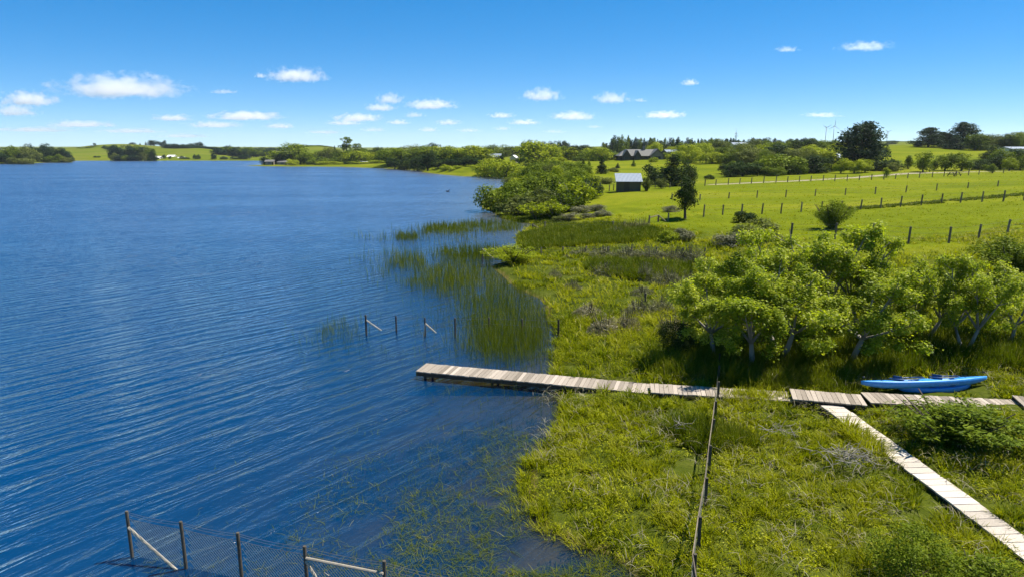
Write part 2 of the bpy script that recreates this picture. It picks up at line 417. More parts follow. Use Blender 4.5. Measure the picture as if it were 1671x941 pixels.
def water_mat():
    m, nt, out = new_mat('lake_water')
    tc = nt.nodes.new('ShaderNodeTexCoord')
    def mapped(rz, sc):
        mp = nt.nodes.new('ShaderNodeMapping'); mp.vector_type = 'TEXTURE'
        mp.inputs['Rotation'].default_value = (0, 0, rz)
        nt.links.new(tc.outputs['Object'], mp.inputs[0])
        m2 = nt.nodes.new('ShaderNodeMapping'); m2.inputs['Scale'].default_value = sc
        nt.links.new(mp.outputs[0], m2.inputs[0]); return m2.outputs[0]
    ang = R(-40)            # texture x runs across the crests
    wv = N(nt, 'ShaderNodeTexWave', Scale=.40, Distortion=9.0, Detail=2.5); wv.inputs['Detail Scale'].default_value = .55; wv.inputs['Detail Roughness'].default_value = .55
    nt.links.new(mapped(ang, (1, .55, 1)), wv.inputs['Vector'])
    w1 = math_(nt, 'POWER', wv.outputs['Fac'], 1.8)
    nA = noise(nt, 1.5, 4, .6, mapped(ang+.12, (1, .22, 1)), .6)
    nB = noise(nt, 4.0, 4, .65, mapped(ang-.3, (1, .7, 1)), .6)
    nC = noise(nt, .05, 3, .5, mapped(.1, (.35, 1.4, 1)))
    gust = math_(nt, 'ADD', .12, math_(nt, 'MULTIPLY', nC, 1.75))
    h = math_(nt, 'ADD', math_(nt, 'MULTIPLY', w1, .20), math_(nt, 'MULTIPLY', nA, 1.15))
    h = math_(nt, 'ADD', h, math_(nt, 'MULTIPLY', nB, .36))
    nR = noise(nt, .95, 3, .5, mapped(ang+.05, (1.25, .20, 1)), .8)
    rg = math_(nt, 'SUBTRACT', 1.0, math_(nt, 'MULTIPLY', math_(nt, 'ABSOLUTE', math_(nt, 'SUBTRACT', nR, .5)), 4.5), clamp=True)
    h = math_(nt, 'ADD', h, math_(nt, 'MULTIPLY', math_(nt, 'POWER', rg, 1.5), .42))
    at = N(nt, 'ShaderNodeAttribute', attribute_name='clarity')
    fa = N(nt, 'ShaderNodeAttribute', attribute_name='far').outputs['Fac']
    calm = math_(nt, 'SUBTRACT', 1.0, math_(nt, 'MULTIPLY', at.outputs['Fac'], .62))
    h = math_(nt, 'MULTIPLY', math_(nt, 'MULTIPLY', math_(nt, 'MULTIPLY', h, gust), calm), math_(nt, 'ADD', 1.0, math_(nt, 'MULTIPLY', fa, .25)))
    b = N(nt, 'ShaderNodeBump', Strength=1.0, Distance=.125); nt.links.new(h, b.inputs['Height'])
    fr = N(nt, 'ShaderNodeFresnel', IOR=1.33); nt.links.new(b.outputs[0], fr.inputs['Normal'])
    gl = N(nt, 'ShaderNodeBsdfGlossy', Roughness=.07); gl.inputs['Color'].default_value = (1, 1, 1, 1); nt.links.new(b.outputs[0], gl.inputs['Normal'])
    nt.links.new(math_(nt, 'ADD', .07, math_(nt, 'MULTIPLY', fa, .17)), gl.inputs['Roughness'])
    deep = N(nt, 'ShaderNodeBsdfDiffuse'); deep.inputs['Color'].default_value = (.0005, .037, .112, 1)
    tr = N(nt, 'ShaderNodeBsdfTransparent'); tr.inputs['Color'].default_value = (.60, .60, .42, 1)
    body = nt.nodes.new('ShaderNodeMixShader'); nt.links.new(math_(nt, 'MULTIPLY', at.outputs['Fac'], .9), body.inputs[0])
    nt.links.new(deep.outputs[0], body.inputs[1]); nt.links.new(tr.outputs[0], body.inputs[2])
    mx = nt.nodes.new('ShaderNodeMixShader'); nt.links.new(fr.outputs[0], mx.inputs[0])
    nt.links.new(body.outputs[0], mx.inputs[1]); nt.links.new(gl.outputs[0], mx.inputs[2])
    nt.links.new(mx.outputs[0], out.inputs[0]); return m
tag(link('lake_water', me, water_mat()), kind='structure')

# ------------------------------------------------------------------ foliage generators (numpy)
def unit(n, r): 
    v = r.normal(size=(n, 3)); return v/np.linalg.norm(v, axis=1, keepdims=True)
def leaf_quads(P, Nn, size, r, aspect=.55, hang=0.0):
    n = len(P)
    t = unit(n, r)
    if hang: t = t*(1-hang) + np.array([0, 0, -1.0])*hang
    t = t-Nn*(t*Nn).sum(1, keepdims=True); t /= np.linalg.norm(t, axis=1, keepdims=True)+1e-9
    b = np.cross(Nn, t)
    L = (size*r.uniform(.6, 1.4, n))[:, None]; W = L*aspect
    V = np.stack([P-t*L*.5, P+b*W*.5-t*L*.05, P+t*L*.5, P-b*W*.5-t*L*.05], 1)
    Q = np.arange(n*4).reshape(n, 4)
    return V.reshape(-1, 3), Q
def leaves_on(C, Rr, n, size, r, squash=1.0, aspect=.55, hang=0., inner=.35, fluff=.12, up=.25):
    C = np.asarray(C, float); Rr = np.asarray(Rr, float)
    w = Rr**2/np.sum(Rr**2)
    k = r.choice(len(Rr), n, p=w)
    u = unit(n, r); u[:, 2] = np.where((u[:, 2] < -.35) & (r.rand(n) < .55), -u[:, 2]*.6, u[:, 2])
    u /= np.linalg.norm(u, axis=1, keepdims=True)
    rr = Rr[k]*(1-inner*r.rand(n)**1.5 + fluff*r.normal(size=n))
    P = C[k]+u*rr[:, None]*np.array([1, 1, squash])
    Nn = u*.75+unit(n, r)*.75+np.array([0, 0, up]); Nn /= np.linalg.norm(Nn, axis=1, keepdims=True)
    lobe_t = r.uniform(-.16, .16, len(Rr))
    tint = np.clip(.5+lobe_t[k]+.17*r.normal(size=n), 0, 1)
    V, Q = leaf_quads(P, Nn, size, r, aspect, hang)
    return V, Q, tint
def dome_lobes(r, n, c, rad, lr, zmin=-1, shell=True):
    C, Rr = [], []
    while len(C) < n:
        u = unit(1, r)[0]
        k = r.uniform(.55, .85) if shell else r.uniform(.1, .85)
        p = np.array(c)+u*np.array(rad)*k
        if p[2] < zmin: continue
        C.append(p); Rr.append(r.uniform(*lr))
    C.append(np.array(c)); Rr.append(lr[1]*1.1)
    return C, Rr
def trunk_mb(mb, h0, rad, lobes, r, n=6, lean=.03, nb=5, tint=.5, mat=0):
    top = np.array([r.normal()*lean, r.normal()*lean, h0])
    mb.tube([(0, 0, -.03), top*.5+np.array([r.normal()*lean*.5, 0, 0]), top], [rad*1.15, rad*.85, rad*.6], n, tint, mat)
    for k in range(min(nb, len(lobes))):
        e = np.array(lobes[r.randint(len(lobes))]); m = (top+e)/2+np.array([0, 0, -.03])
        mb.tube([top*.96, m, e], [rad*.5, rad*.3, rad*.12], 5, tint, mat, cap=False)

def crown_of(kind, seed):
    """(crown leaves, trunk MB) for a tree of height 1"""
    r = np.random.RandomState(seed); mb = MB(); parts = []
    if kind == 'round':
        C, Rr = dome_lobes(r, 24, (0, 0, .50), (.40, .40, .46), (.12, .20), .13)
        parts.append(leaves_on(C, Rr, 3000, .052, r, up=.5)); trunk_mb(mb, .22, .035, C, r)
    elif kind == 'dense':
        C, Rr = dome_lobes(r, 30, (0, 0, .42), (.42, .42, .56), (.11, .19), .06)
        parts.append(leaves_on(C, Rr, 3400, .050, r, up=.45)); trunk_mb(mb, .2, .04, C, r)
    elif kind == 'bush':
        C, Rr = dome_lobes(r, 26, (0, 0, .30), (.66, .66, .62), (.15, .26), .05)
        parts.append(leaves_on(C, Rr, 3200, .075, r, up=.45)); trunk_mb(mb, .1, .03, C, r)
    elif kind == 'ovoid':       # compact dark paddock tree, bare trunk below
        C, Rr = [], []
        for i in range(44):
            h = .24+.70*r.rand(); f = (h-.2)/.78; q = .21*math.sin(pi*min(f, 1)**.75)+.01; a = r.uniform(0, 2*pi); d = q*r.uniform(.3, .95)
            C.append((cos(a)*d, sin(a)*d, h)); Rr.append(.045+q*.28)
        parts.append(leaves_on(C, Rr, 4800, .036, r, 1.1)); trunk_mb(mb, .5, .026, C, r, nb=3)
    elif kind == 'leafy':
        C, Rr = dome_lobes(r, 40, (0, 0, .32), (.62, .62, .58), (.10, .20), .04)
        parts.append(leaves_on(C, Rr, 11000, .036, r, up=.45, aspect=.42)); trunk_mb(mb, .1, .02, C, r)
    elif kind == 'mound':       # low tangle of dry stalks, right down to the ground
        n = 1700; a = r.uniform(0, 2*pi, n); q = r.rand(n)**.5; lump = .62+.38*np.sin(a*3+1)*np.sin(q*7)
        P = np.stack([np.cos(a)*q, np.sin(a)*q*.8, (.9*(1-q**2)*r.rand(n)**.8)*lump], 1)
        V, Qq = leaf_quads(P, unit(n, r), .20, r, .11); parts.append((V, Qq, np.clip(.5+.22*r.normal(size=n), 0, 1)))
        for k in range(16):
            b = r.uniform(0, 6.3); q = r.uniform(.1, .7); mb.tube([(cos(b)*q*.5, sin(b)*q*.5, -.05), (cos(b)*q, sin(b)*q, .5), (cos(b)*q*1.2, sin(b)*q*1.2, .8)], [.02, .012, .005], 4)
    elif kind == 'willow':
        C, Rr = dome_lobes(r, 26, (0, 0, .48), (.50, .50, .48), (.12, .20), .10)
        parts.append(leaves_on(C, Rr, 2900, .060, r, 1.1, .38, .15, up=.5))
        # hanging strands under the lobes
        n = 700; k = r.choice(len(C), n); CC = np.array(C)[k]; a = r.uniform(0, 2*pi, n); q = np.array(Rr)[k]*r.uniform(.7, 1.05, n)
        P = CC+np.stack([np.cos(a)*q, np.sin(a)*q, -r.uniform(0, .22, n)], 1); P[:, 2] = np.maximum(P[:, 2], .04)
        Nn = np.stack([np.cos(a), np.sin(a), .2*np.ones(n)], 1)+unit(n, r)*.4; Nn /= np.linalg.norm(Nn, axis=1, keepdims=True)
        V, Qq = leaf_quads(P, Nn, .11, r, .25, .9); parts.append((V, Qq, np.clip(.5+.18*r.normal(size=n), 0, 1)))
        trunk_mb(mb, .32, .04, C, r)
    elif kind == 'poplar':
        C, Rr = [], []
        for i in range(14):
            h = .18+.8*i/13; C.append((r.normal()*.05, r.normal()*.05, h)); Rr.append(.16*math.sqrt(max(.05, 1-abs(h-.45)/.62)))
        parts.append(leaves_on(C, Rr, 2000, .045, r, 1.3)); trunk_mb(mb, .25, .025, C, r)
    elif kind == 'cone':
        C, Rr = [], []
        for i in range(90):
            h = r.rand()**1.2*.92+.05; q = .30*(1-h)**.85; a = r.uniform(0, 2*pi); d = q*r.uniform(.25, .85)
            C.append((cos(a)*d, sin(a)*d, h)); Rr.append(.05+q*.40)
        parts.append(leaves_on(C, Rr, 4600, .046, r, .9, .45)); trunk_mb(mb, .6, .02, C, r, nb=0)
    elif kind == 'pine':
        C, Rr = [], []
        for i in range(130):
            h = r.uniform(.06, .97)**1.15; q = .40*(1-h)**.55*r.uniform(.5, 1.2)+.03; a = r.uniform(0, 2*pi)
            for k in (.45, .75, 1.0):
                C.append((cos(a)*q*k, sin(a)*q*k, h+.22*q*k)); Rr.append(.040+.07*(1-k*.55))
        parts.append(leaves_on(C, Rr, 9500, .046, r, .85, .4)); trunk_mb(mb, .8, .026, C, r, nb=0)
        for i in range(24):
            h = r.uniform(.2, .85); a = r.uniform(0, 2*pi); q = .3*(1-h)**.6
            mb.tube([(0, 0, h), (cos(a)*q, sin(a)*q, h+.06)], [.010, .004], 4)
    elif kind == 'umbrella':
        C = []; Rr = []
        for i in range(18):
            a = r.uniform(0, 2*pi); q = r.uniform(.02, .17); C.append((cos(a)*q, sin(a)*q, r.uniform(.62, .95)-q*.5)); Rr.append(r.uniform(.05, .09))
        for i in range(16):
            a = r.uniform(0, 2*pi); q = r.uniform(.05, .17); C.append((cos(a)*q, sin(a)*q, r.uniform(.15, .66))); Rr.append(r.uniform(.045, .08))
        parts.append(leaves_on(C, Rr, 2300, .036, r, .8)); trunk_mb(mb, .68, .018, C, r, nb=9)
    elif kind in ('spray', 'plume'):      # upright feathery shrub
        n = 1900 if kind == 'spray' else 9000; a = r.uniform(0, 2*pi, n); e = r.rand(n)**.6; lean = r.uniform(.1, .85, n)
        st = r.randint(0, 60, n); sa = st/60*2*pi*7.3; sl = .12+.75*((st*37) % 60)/60.
        L = e*(.65+.35*((st*53) % 60)/60.)
        P = np.stack([np.cos(sa)*sl*L*.62, np.sin(sa)*sl*L*.62, L*(1-.38*sl)], 1)+r.normal(size=(n, 3))*.035
        Nn = unit(n, r); V, Qq = leaf_quads(P, Nn, .085 if kind == 'spray' else .042, r, .35); parts.append((V, Qq, np.clip(.5+.2*r.normal(size=n), 0, 1)))
        for s in range(14):
            a = s*2.4; q = r.uniform(.1, .4); mb.tube([(0, 0, -.03), (cos(a)*q*.5, sin(a)*q*.5, .35), (cos(a)*q, sin(a)*q, .75)], [.014, .01, .004], 4)
    V = np.concatenate([p[0] for p in parts]); t = np.concatenate([p[2] for p in parts])
    return V, t, mb
_cache = {}
def tree_meshes(kind, var, mat, bark):
    key = (kind, var, mat, bark)
    if key not in _cache:
        k0 = (kind, var)
        if k0 not in _cache:
            V, t, mb = crown_of(kind, hash_(kind)+var*101); _cache[k0] = (V, t, mb)
        V, t, mb = _cache[k0]
        V = V - 0
        cm = raw_mesh(kind+'_crown', V, np.arange(len(V)).reshape(-1, 4), t); cm.materials.append(M[mat])
        tm = mb.mesh(kind+'_trunk'); tm.materials.append(M[bark])
        w = np.percentile(np.abs(V[:, :2]), 97)*2
        h = np.percentile(V[:, 2], 99.7)
        _cache[key] = (cm, tm, w, h)
    return _cache[key]
def hash_(s): return sum((i+1)*ord(c) for i, c in enumerate(s)) % 9973
CATN = {'round': 'broadleaf_tree', 'dense': 'broadleaf_tree', 'bush': 'bush', 'willow': 'willow_tree', 'poplar': 'poplar_tree', 'cone': 'conifer_tree', 'pine': 'pine_tree', 'umbrella': 'tall_tree', 'spray': 'shrub', 'mound': 'brush_clump', 'leafy': 'bush', 'plume': 'shrub', 'ovoid': 'broadleaf_tree'}
def tree(kind, px, base, hpx, wpx, label, mat='mid', group=None, Y=None, parts=True, bark='barkd', name=None, var=None):
    if Y is None: x, y, z = G(px, base)
    else:
        x, y, _ = at_depth(px, base, Y); z = max(H1(x, y), 0.02)
    s = Z_of(y, z)/F
    if Y is not None:                      # top is at pixel base-hpx
        top = at_depth(px, base-hpx, y)[2]; Hm = max(top-z, 1.0)
    else: Hm = hpx*s
    Wm = wpx*s*1.2; Hm *= 1.05 if y < 400 else 1.1
    var = rnd.randint(0, 2) if var is None else var
    cm, tm, w, h = tree_meshes(kind, var, mat, bark)
    nm = name or ('evergreen_tree' if kind in ('dense', 'round', 'ovoid') and mat in ('dark', 'fir') else CATN[kind])
    cat = nm.replace('_', ' ') if nm in ('bush', 'shrub') else nm.split('_')[-1]
    root = empty(nm, (x, y, z-.02), rnd.uniform(0, 6.28), label, cat, group)
    root.scale = (Wm/w, Wm/w, Hm/h)
    c = bpy.data.objects.new('crown', cm); COL.objects.link(c); c.parent = root
    t = bpy.data.objects.new('trunk', tm); COL.objects.link(t); t.parent = root
    return root

def blades(P, hgt_, wid, lean, az, curl, segs=3):
    """strips: P (n,3) roots, bending over towards az by lean, tip curling down"""
    n = len(P)
    ts = np.linspace(0, 1, segs+1)
    side = np.stack([-np.sin(az+.6*(rs.rand(n)-.5)), np.cos(az), np.zeros(n)], 1)
    rows = []
    for t in ts:
        out = lean*(t**1.5); up = t*(1-.35*lean/np.maximum(hgt_, .01)*t) - curl*t**3
        c = P+np.stack([np.cos(az)*out, np.sin(az)*out, hgt_*up], 1)
        w = (wid*(1-.82*t**1.6)*.5)[:, None]
        rows.append(c-side*w); rows.append(c+side*w)
    V = np.stack(rows, 1)                       # n, 2(segs+1), 3
    k = 2*(segs+1); base = (np.arange(n)*k)[:, None]
    Q = np.concatenate([base+np.array([[2*i, 2*i+1, 2*i+3, 2*i+2]]) for i in range(segs)], 0)
    return V.reshape(-1, 3), Q
def blade_obj(name, P, h, w, lean, az, curl, tint, mat, segs=3, kind='stuff'):
    V, Q = blades(P, h, w, lean, az, curl, segs)
    me = raw_mesh(name, V, Q, np.tile(tint, segs))
    return tag(link(name, me, M[mat]), kind=kind)

# ------------------------------------------------------------------ boardwalks and jetty
def deck(name, A, B, w, z0, z1, label, cat, mat, plank=.15, pile_step=2.2, dz=None):
    """plank deck from A to B (plan points of the centre line)"""
    A = np.array(A[:2]); B = np.array(B[:2]); d = B-A; L = np.linalg.norm(d); d /= L; nrm = np.array([-d[1], d[0]])
    root = empty(name, (A[0], A[1], 0), 0, label, cat)
    m = MB(); n = int(L/plank); ang = math.atan2(d[1], d[0])
    for i in range(n):
        t = (i+.5)/n; c = A+d*L*t; z = z0+(z1-z0)*t
        ww = w+rnd.uniform(-.03, .03); off = nrm*rnd.uniform(-.012, .012)
        m.box((c[0]+off[0], c[1]+off[1], z-.02+rnd.uniform(-.004, .005)), (L/n-rnd.uniform(.008, .018), ww, .04), ang+rnd.uniform(-.012, .012), min(1, max(0, rnd.gauss(.5, .22))), 0, rnd.uniform(-.006, .006))
    m.build('decking', M[mat], root)
    for sgn in (-1, 1):
        b = MB(); o = nrm*sgn*(w/2-.07)
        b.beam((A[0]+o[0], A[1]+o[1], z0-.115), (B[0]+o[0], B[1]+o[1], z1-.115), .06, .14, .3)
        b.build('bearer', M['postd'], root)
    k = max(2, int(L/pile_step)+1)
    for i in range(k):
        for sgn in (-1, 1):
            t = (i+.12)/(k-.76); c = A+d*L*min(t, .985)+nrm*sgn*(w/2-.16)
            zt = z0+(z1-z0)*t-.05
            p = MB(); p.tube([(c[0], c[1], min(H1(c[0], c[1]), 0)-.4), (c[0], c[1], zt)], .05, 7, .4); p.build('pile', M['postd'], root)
    return root, A, B, d, nrm
zS = .31
deck('jetty', unp(687, 598.5, zS), unp(1060, 634, zS), 1.02, zS, zS+.02, 'long grey plank jetty running out from the marsh over the open water', 'jetty', 'wood')
deck('boardwalk', unp(1061, 632, .48), unp(1290, 645, .48), .92, .48, .46, 'low boardwalk section in tree shade continuing the jetty inland', 'boardwalk', 'wood')
deck('boardwalk', unp(1291, 641.5, .60), unp(1410, 652, .60), 1.02, .60, .60, 'short raised boardwalk section where the diagonal plank path branches off', 'boardwalk', 'wood')
deck('boardwalk', unp(1412, 647.5, .56), unp(1668, 659.5, .56), 1.0, .56, .54, 'boardwalk section lying alongside the blue kayaks, partly overgrown by a shrub', 'boardwalk', 'wood')
deck('boardwalk', unp(1661, 653, .66), unp(1800, 666, .66), 1.05, .66, .66, 'raised end of the next boardwalk section at the right edge of the picture', 'boardwalk', 'wood')
deck('plank_path', unp(1356, 660, .50), unp(1700, 912, .40), .66, .50, .40, 'pale sunlit narrow plank path branching diagonally from the boardwalk through the marsh', 'plank path', 'woodp', .30)

# ------------------------------------------------------------------ fences
def post_mb(x, y, z0, z1, r, tx=0, ty=0, n=8, cap=True):
    m = MB(); h = z1-z0
    m.tube([(x, y, z0-.25), (x+tx*.5, y+ty*.5, z0+h*.5), (x+tx, y+ty, z1-.012), (x+tx, y+ty, z1)], [r*1.04, r, r*.97, r*.9], n, rnd.uniform(.25, .75))
    return m
def fence(name, label, pts, hts, r=.06, wires=(.92, .6, .3), mat='post', leanx=.06, wr=.006, group=None):
    """pts: plan points with ground height; hts: heights of the posts"""
    root = empty(name, (pts[0][0], pts[0][1], pts[0][2]), 0, label, 'fence', group)
    tops = []
    for (x, y, z), h in zip(pts, hts):
        tx = leanx*h*rnd.uniform(.4, 1.3); ty = rnd.uniform(-.04, .04)*h
        post_mb(x, y, z, z+h, r*rnd.uniform(.9, 1.1), tx, ty).build('post', M[mat], root); tops.append((x, y, z, h, tx, ty))
    if wires:
        m = MB()
        for f in wires:
            for a, b in zip(tops[:-1], tops[1:]):
                p = [(q[0]+q[4]*f, q[1]+q[5]*f-r, q[2]+q[3]*f) for q in (a, b)]
                m.beam(p[0], p[1], wr*2, wr*2)
        m.build('wire', M['wire'], root)
    return root, tops
def px_fence(name, label, lst, r=.06, **k):
    pts, hts = [], []
    for px, pb, pt in lst:
        x, y, z = G(px, pb); s = Z_of(y, z)/F
        pts.append((x, y, z)); hts.append((pb-pt)*s)
    return fence(name, label, pts, hts, r, **k)
px_fence('paddock_fence', 'nearest wire fence of thick leaning posts across the bright paddock right of the alders',
         [(1290,392,364),(1362,390,364),(1424,389,364),(1482,397,370),(1548,397,370),(1596,391,366),(1643,383,358),(1692,378,351),(1745,372,345)], .085)
px_fence('paddock_fence', 'long wire fence across the middle of the paddock, starting near the lone tree',
         [(1148,354,334),(1179,351,334),(1210,350,333),(1243,349.5,332),(1274,348.5,331.5),(1307,346,330),(1340,344,329),(1372,343,328),(1404,342,326),(1437,340,323),
          (1469,338,320),(1503,335,318),(1536,332,316),(1567,331,314),(1602,330,312.5),(1637,329,311),(1670,327.5,310),(1706,326,308)], .085)
px_fence('paddock_fence', 'fence of thin widely spaced posts over the upper paddock, below the roadside',
         [(1096,325.5,317),(1142,327,317),(1189,324,314),(1235,323,311),(1282,322,310),(1330,320,309),(1379,318.5,307),(1428,317,305),(1478,314,303),(1528,311,300),(1579,307.5,298),(1628,304.5,295),(1680,301,291)], .085)
px_fence('roadside_fence', 'roadside fence along the pale gravel drive at the top of the paddock',
         [(1093,306.5,298),(1112,306,297.5),(1131,305,296.5),(1150,303.5,293),(1168,302.5,293),(1188,301.5,291),(1207,300.5,291),(1226,300,290),(1246,299,288.5),(1266,298.5,287),
          (1285,298,288),(1304,297,287.5),(1323,296.5,287),(1343,296,286),(1362,296,285.5),(1382,295.5,285.5),(1402,294.5,286),(1422,294,284.5),(1442,293,285),(1461,292,284.5),(1481,291.3,283),
          (1500,290.5,280),(1521,289.5,280),(1540,288.5,280),(1560,287.5,279),(1580,286.5,276),(1597,285.5,278),(1637,283,275),(1680,281,272)], .085)
px_fence('yard_fence', 'low fence around the yard to the left of the small shed',
         [(962,318,307),(978.5,319,299),(994,312.5,302),(1001,311,301)], .07)
px_fence('yard_fence', 'short fence running from the small shed right to the roadside',
         [(1052,308,300),(1069,306.5,298.5),(1082,307,299)], .07)
def brace(root, p0, p1, r, mat='rail', name='brace'):
    m = MB(); m.tube([p0, p1], [r, r*.9], 7, rnd.uniform(.5, .9)); return m.build(name, M[mat], root)
# old stockyard corner below the lone tree
root, tops = px_fence('old_gateway', 'broken gateway of dark posts and a rail in grey brush below the lone tree', [(1059,365,351),(1074,362,351),(1090,362,347.5)], .08, wires=())
a, b, c = tops
brace(root, (a[0], a[1], a[2]+a[3]*.72), (b[0], b[1], b[2]+b[3]*.95), .06, 'post', 'rail')
brace(root, (b[0], b[1], b[2]+b[3]*.95), (b[0]+.75, b[1]-.1, b[2]+.05), .06, 'post')
# fence in the wet rushes by the upper inlet
root, tops = px_fence('marsh_fence', 'braced fence posts standing at the upper inlet among dark rushes', [(869,373.5,365),(889,375.5,362),(1000,373,361)], .07)
a = tops[0]; brace(root, (a[0], a[1], a[2]+a[3]*.8), (a[0]+.95, a[1]-.15, a[2]-.02), .05, 'post')
# fence along the brown brush band, starting with a braced post beside the bright shrub
root, tops = px_fence('marsh_fence', 'fence along the grey brush band, its braced end post standing in the water',
                      [(787,426,406.5),(820,424,409),(848,418,405),(883,414,403.5),(918,412,402),(956,411,401.5),(992,412,402.5),(1031,413,403),(1071,413,403),(1113,414,404),(1150,414,404)], .06)
a = tops[0]; brace(root, (a[0], a[1], .95), (a[0]+.85, a[1]-.1, .25), .05)
# broken fence in the lake
root, tops = px_fence('lake_fence', 'line of old fence posts wading from the rushes into the lake, two of them braced',
                      [(598,546,512),(647,543,514),(694,548,517),(743,550,517),(798,540,517),(852,543,519),(911,552,520)], .045, leanx=0, wires=(.93, .55), wr=.003, mat='postd')
a = tops[0]; brace(root, (a[0], a[1], .72), (a[0]+.72, a[1]-.05, .22), .04)
a = tops[2]; brace(root, (a[0], a[1], .62), (a[0]+.52, a[1]-.05, .16), .035); brace(root, (a[0]+.01, a[1]-.02, .60), (a[0]-.08, a[1]-.12, -.2), .03)
for px, pb, pt, lab in [(1018,539,526,'weathered stub post standing alone in straw coloured tussocks'), (1053,492,477,'lone dark stub post in the middle of the marsh')]:
    x, y, z = G(px, pb); s = Z_of(y, z)/F
    o = post_mb(0, 0, 0, (pb-pt)*s, .06).mesh('fence_post'); o = link('fence_post', o, M['post'], None, (x, y, z)); tag(o, lab, 'fence post')
# netting fence standing in the shallows at the bottom left
def net_fence():
    wl = [unp(216, 908), unp(304, 927), unp(395, 947), unp(503, 972), unp(629, 999), unp(770, 1032)]
    tops = [(213, 833), (303, 850), (393, 868), (501, 890), (627, 914), (766, 946)]
    root = empty('netting_fence', (wl[0][0], wl[0][1], 0), 0, 'netting fence of round posts with wire mesh standing in the shallows at the bottom left', 'fence')
    P = []
    for (x, y), (tx, ty) in zip(wl, tops):
        h = at_depth(tx, ty, y)[2]; P.append((x, y, h))
        m = MB(); lx = rnd.uniform(-.02, .02)
        m.tube([(x, y, -.5), (x+lx*.5, y, h*.5), (x+lx, y, h-.012), (x+lx, y, h)], [.037, .036, .035, .031], 10, rnd.uniform(.4, .8))
        m.build('post', M['postd'], root)
    net = MB(); wr = MB()
    for (a, b) in zip(P[:-1], P[1:]):
        A = np.array(a); B = np.array(b); L = np.hypot(B[0]-A[0], B[1]-A[1]); d = np.array([(B[0]-A[0])/L, (B[1]-A[1])/L])
        nrm = np.array([d[1], -d[0]])*-.045
        def pt(s, z): 
            sag = .02*math.sin(pi*s/L)
            return (A[0]+d[0]*s+nrm[0], A[1]+d[1]*s+nrm[1], z-sag)
        hA, hB = A[2]*.80, B[2]*.80
        step = .075; Ht = .95
        s = -Ht
        while s < L:
            for sg in (1, -1):
                s0, s1 = (s, s+Ht)
                zz = lambda q: (hA+(hB-hA)*q/L)
                if sg > 0: q0, q1, z0, z1 = s0, s1, 1, 0      # from the top down to the right
                else: q0, q1, z0, z1 = s0, s1, 0, 1
                pts = []
                for t in np.linspace(0, 1, 7):
                    q = q0+(q1-q0)*t; f = z0+(z1-z0)*t
                    if 0 <= q <= L: pts.append(pt(q, -.15+f*(zz(q)+.15)))
                if len(pts) > 1: net.beam(pts[0], pts[-1], .0045 if sg > 0 else .0025, .0045 if sg > 0 else .0025)
            s += step
        for f, sg in ((.80, .02), (.90, .05), (.94, .03)):
            k = [(A[0]+d[0]*L*t+nrm[0], A[1]+d[1]*L*t+nrm[1], (A[2]+(B[2]-A[2])*t)*f-sg*4*t*(1-t)) for t in np.linspace(0, 1, 6)]
            wr.tube(k, .0045, 4, cap=False)
    net.build('netting', M['net'], root); wr.build('wire', M['wire'], root)
    a, b = P[0], P[1]
    dx, dy = b[0]-a[0], b[1]-a[1]
    brace(root, (a[0]+.03, a[1]-.06, a[2]*.68), (a[0]+dx*.86, a[1]+dy*.86-.08, -.02), .032)
    c, e = P[3], P[4]
    brace(root, (c[0]+.03, c[1]-.07, c[2]*.80), (e[0], e[1]-.07, e[2]*.80), .030, 'rail', 'rail')
    brace(root, (c[0]+.03, c[1]-.09, c[2]*.76), (c[0]+(e[0]-c[0])*.4, c[1]+(e[1]-c[1])*.4-.10, -.1), .026)
    brace(root, (c[0]+.05, c[1]-.11, c[2]*.74), (c[0]+(e[0]-c[0])*.32, c[1]+(e[1]-c[1])*.32-.12, c[2]*.58), .016)
net_fence()
# fence seen end on, running from the foreground to the boardwalk
def end_fence():
    lst = [(1132, 945, 903), (1141, 872, 842), (1152, 805, 779), (1158, 752, 726), (1164, 705, 683), (1167.5, 672, 654), (1172, 640, 622), (1173, 612, 596), (1173.5, 590, 576)]
    root = None; P = []
    for px, pb, pt in lst:
        x, y = unp(px, pb, .62); h = at_depth(px, pt, y)[2]; P.append((x, y, h))
    P.insert(0, (P[0][0]-.25, P[0][1]-1.5, P[0][2])); P.insert(0, (P[0][0]-.25, P[0][1]-1.5, P[0][2]))
    root = empty('post_and_rail_fence', (P[2][0], P[2][1], .3), 0, 'low post and pale rail fence seen end on, running through the marsh to the boardwalk', 'fence')
    for x, y, h in P:
        g = H1(x, y); m = MB(); m.box((x, y, (g-.2+h)/2), (.06, .06, h-g+.2), rnd.uniform(-.1, .1), rnd.uniform(.2, .8)); m.build('post', M['postd'], root)
    m = MB()
    for a, b in zip(P[:-4], P[1:-3]):
        m.beam((a[0]-.045, a[1], a[2]-.05), (b[0]-.045, b[1], b[2]-.05), .02, .07, rnd.uniform(.2, .6))
    m.build('rail', M['post'], root)
    m = MB()
    for f in (.35, .65):
        for a, b in zip(P[:-1], P[1:]): m.beam((a[0]-.05, a[1], .3+(a[2]-.3)*f), (b[0]-.05, b[1], .3+(b[2]-.3)*f), .008, .008)
    m.build('wire', M['wire'], root)
end_fence()

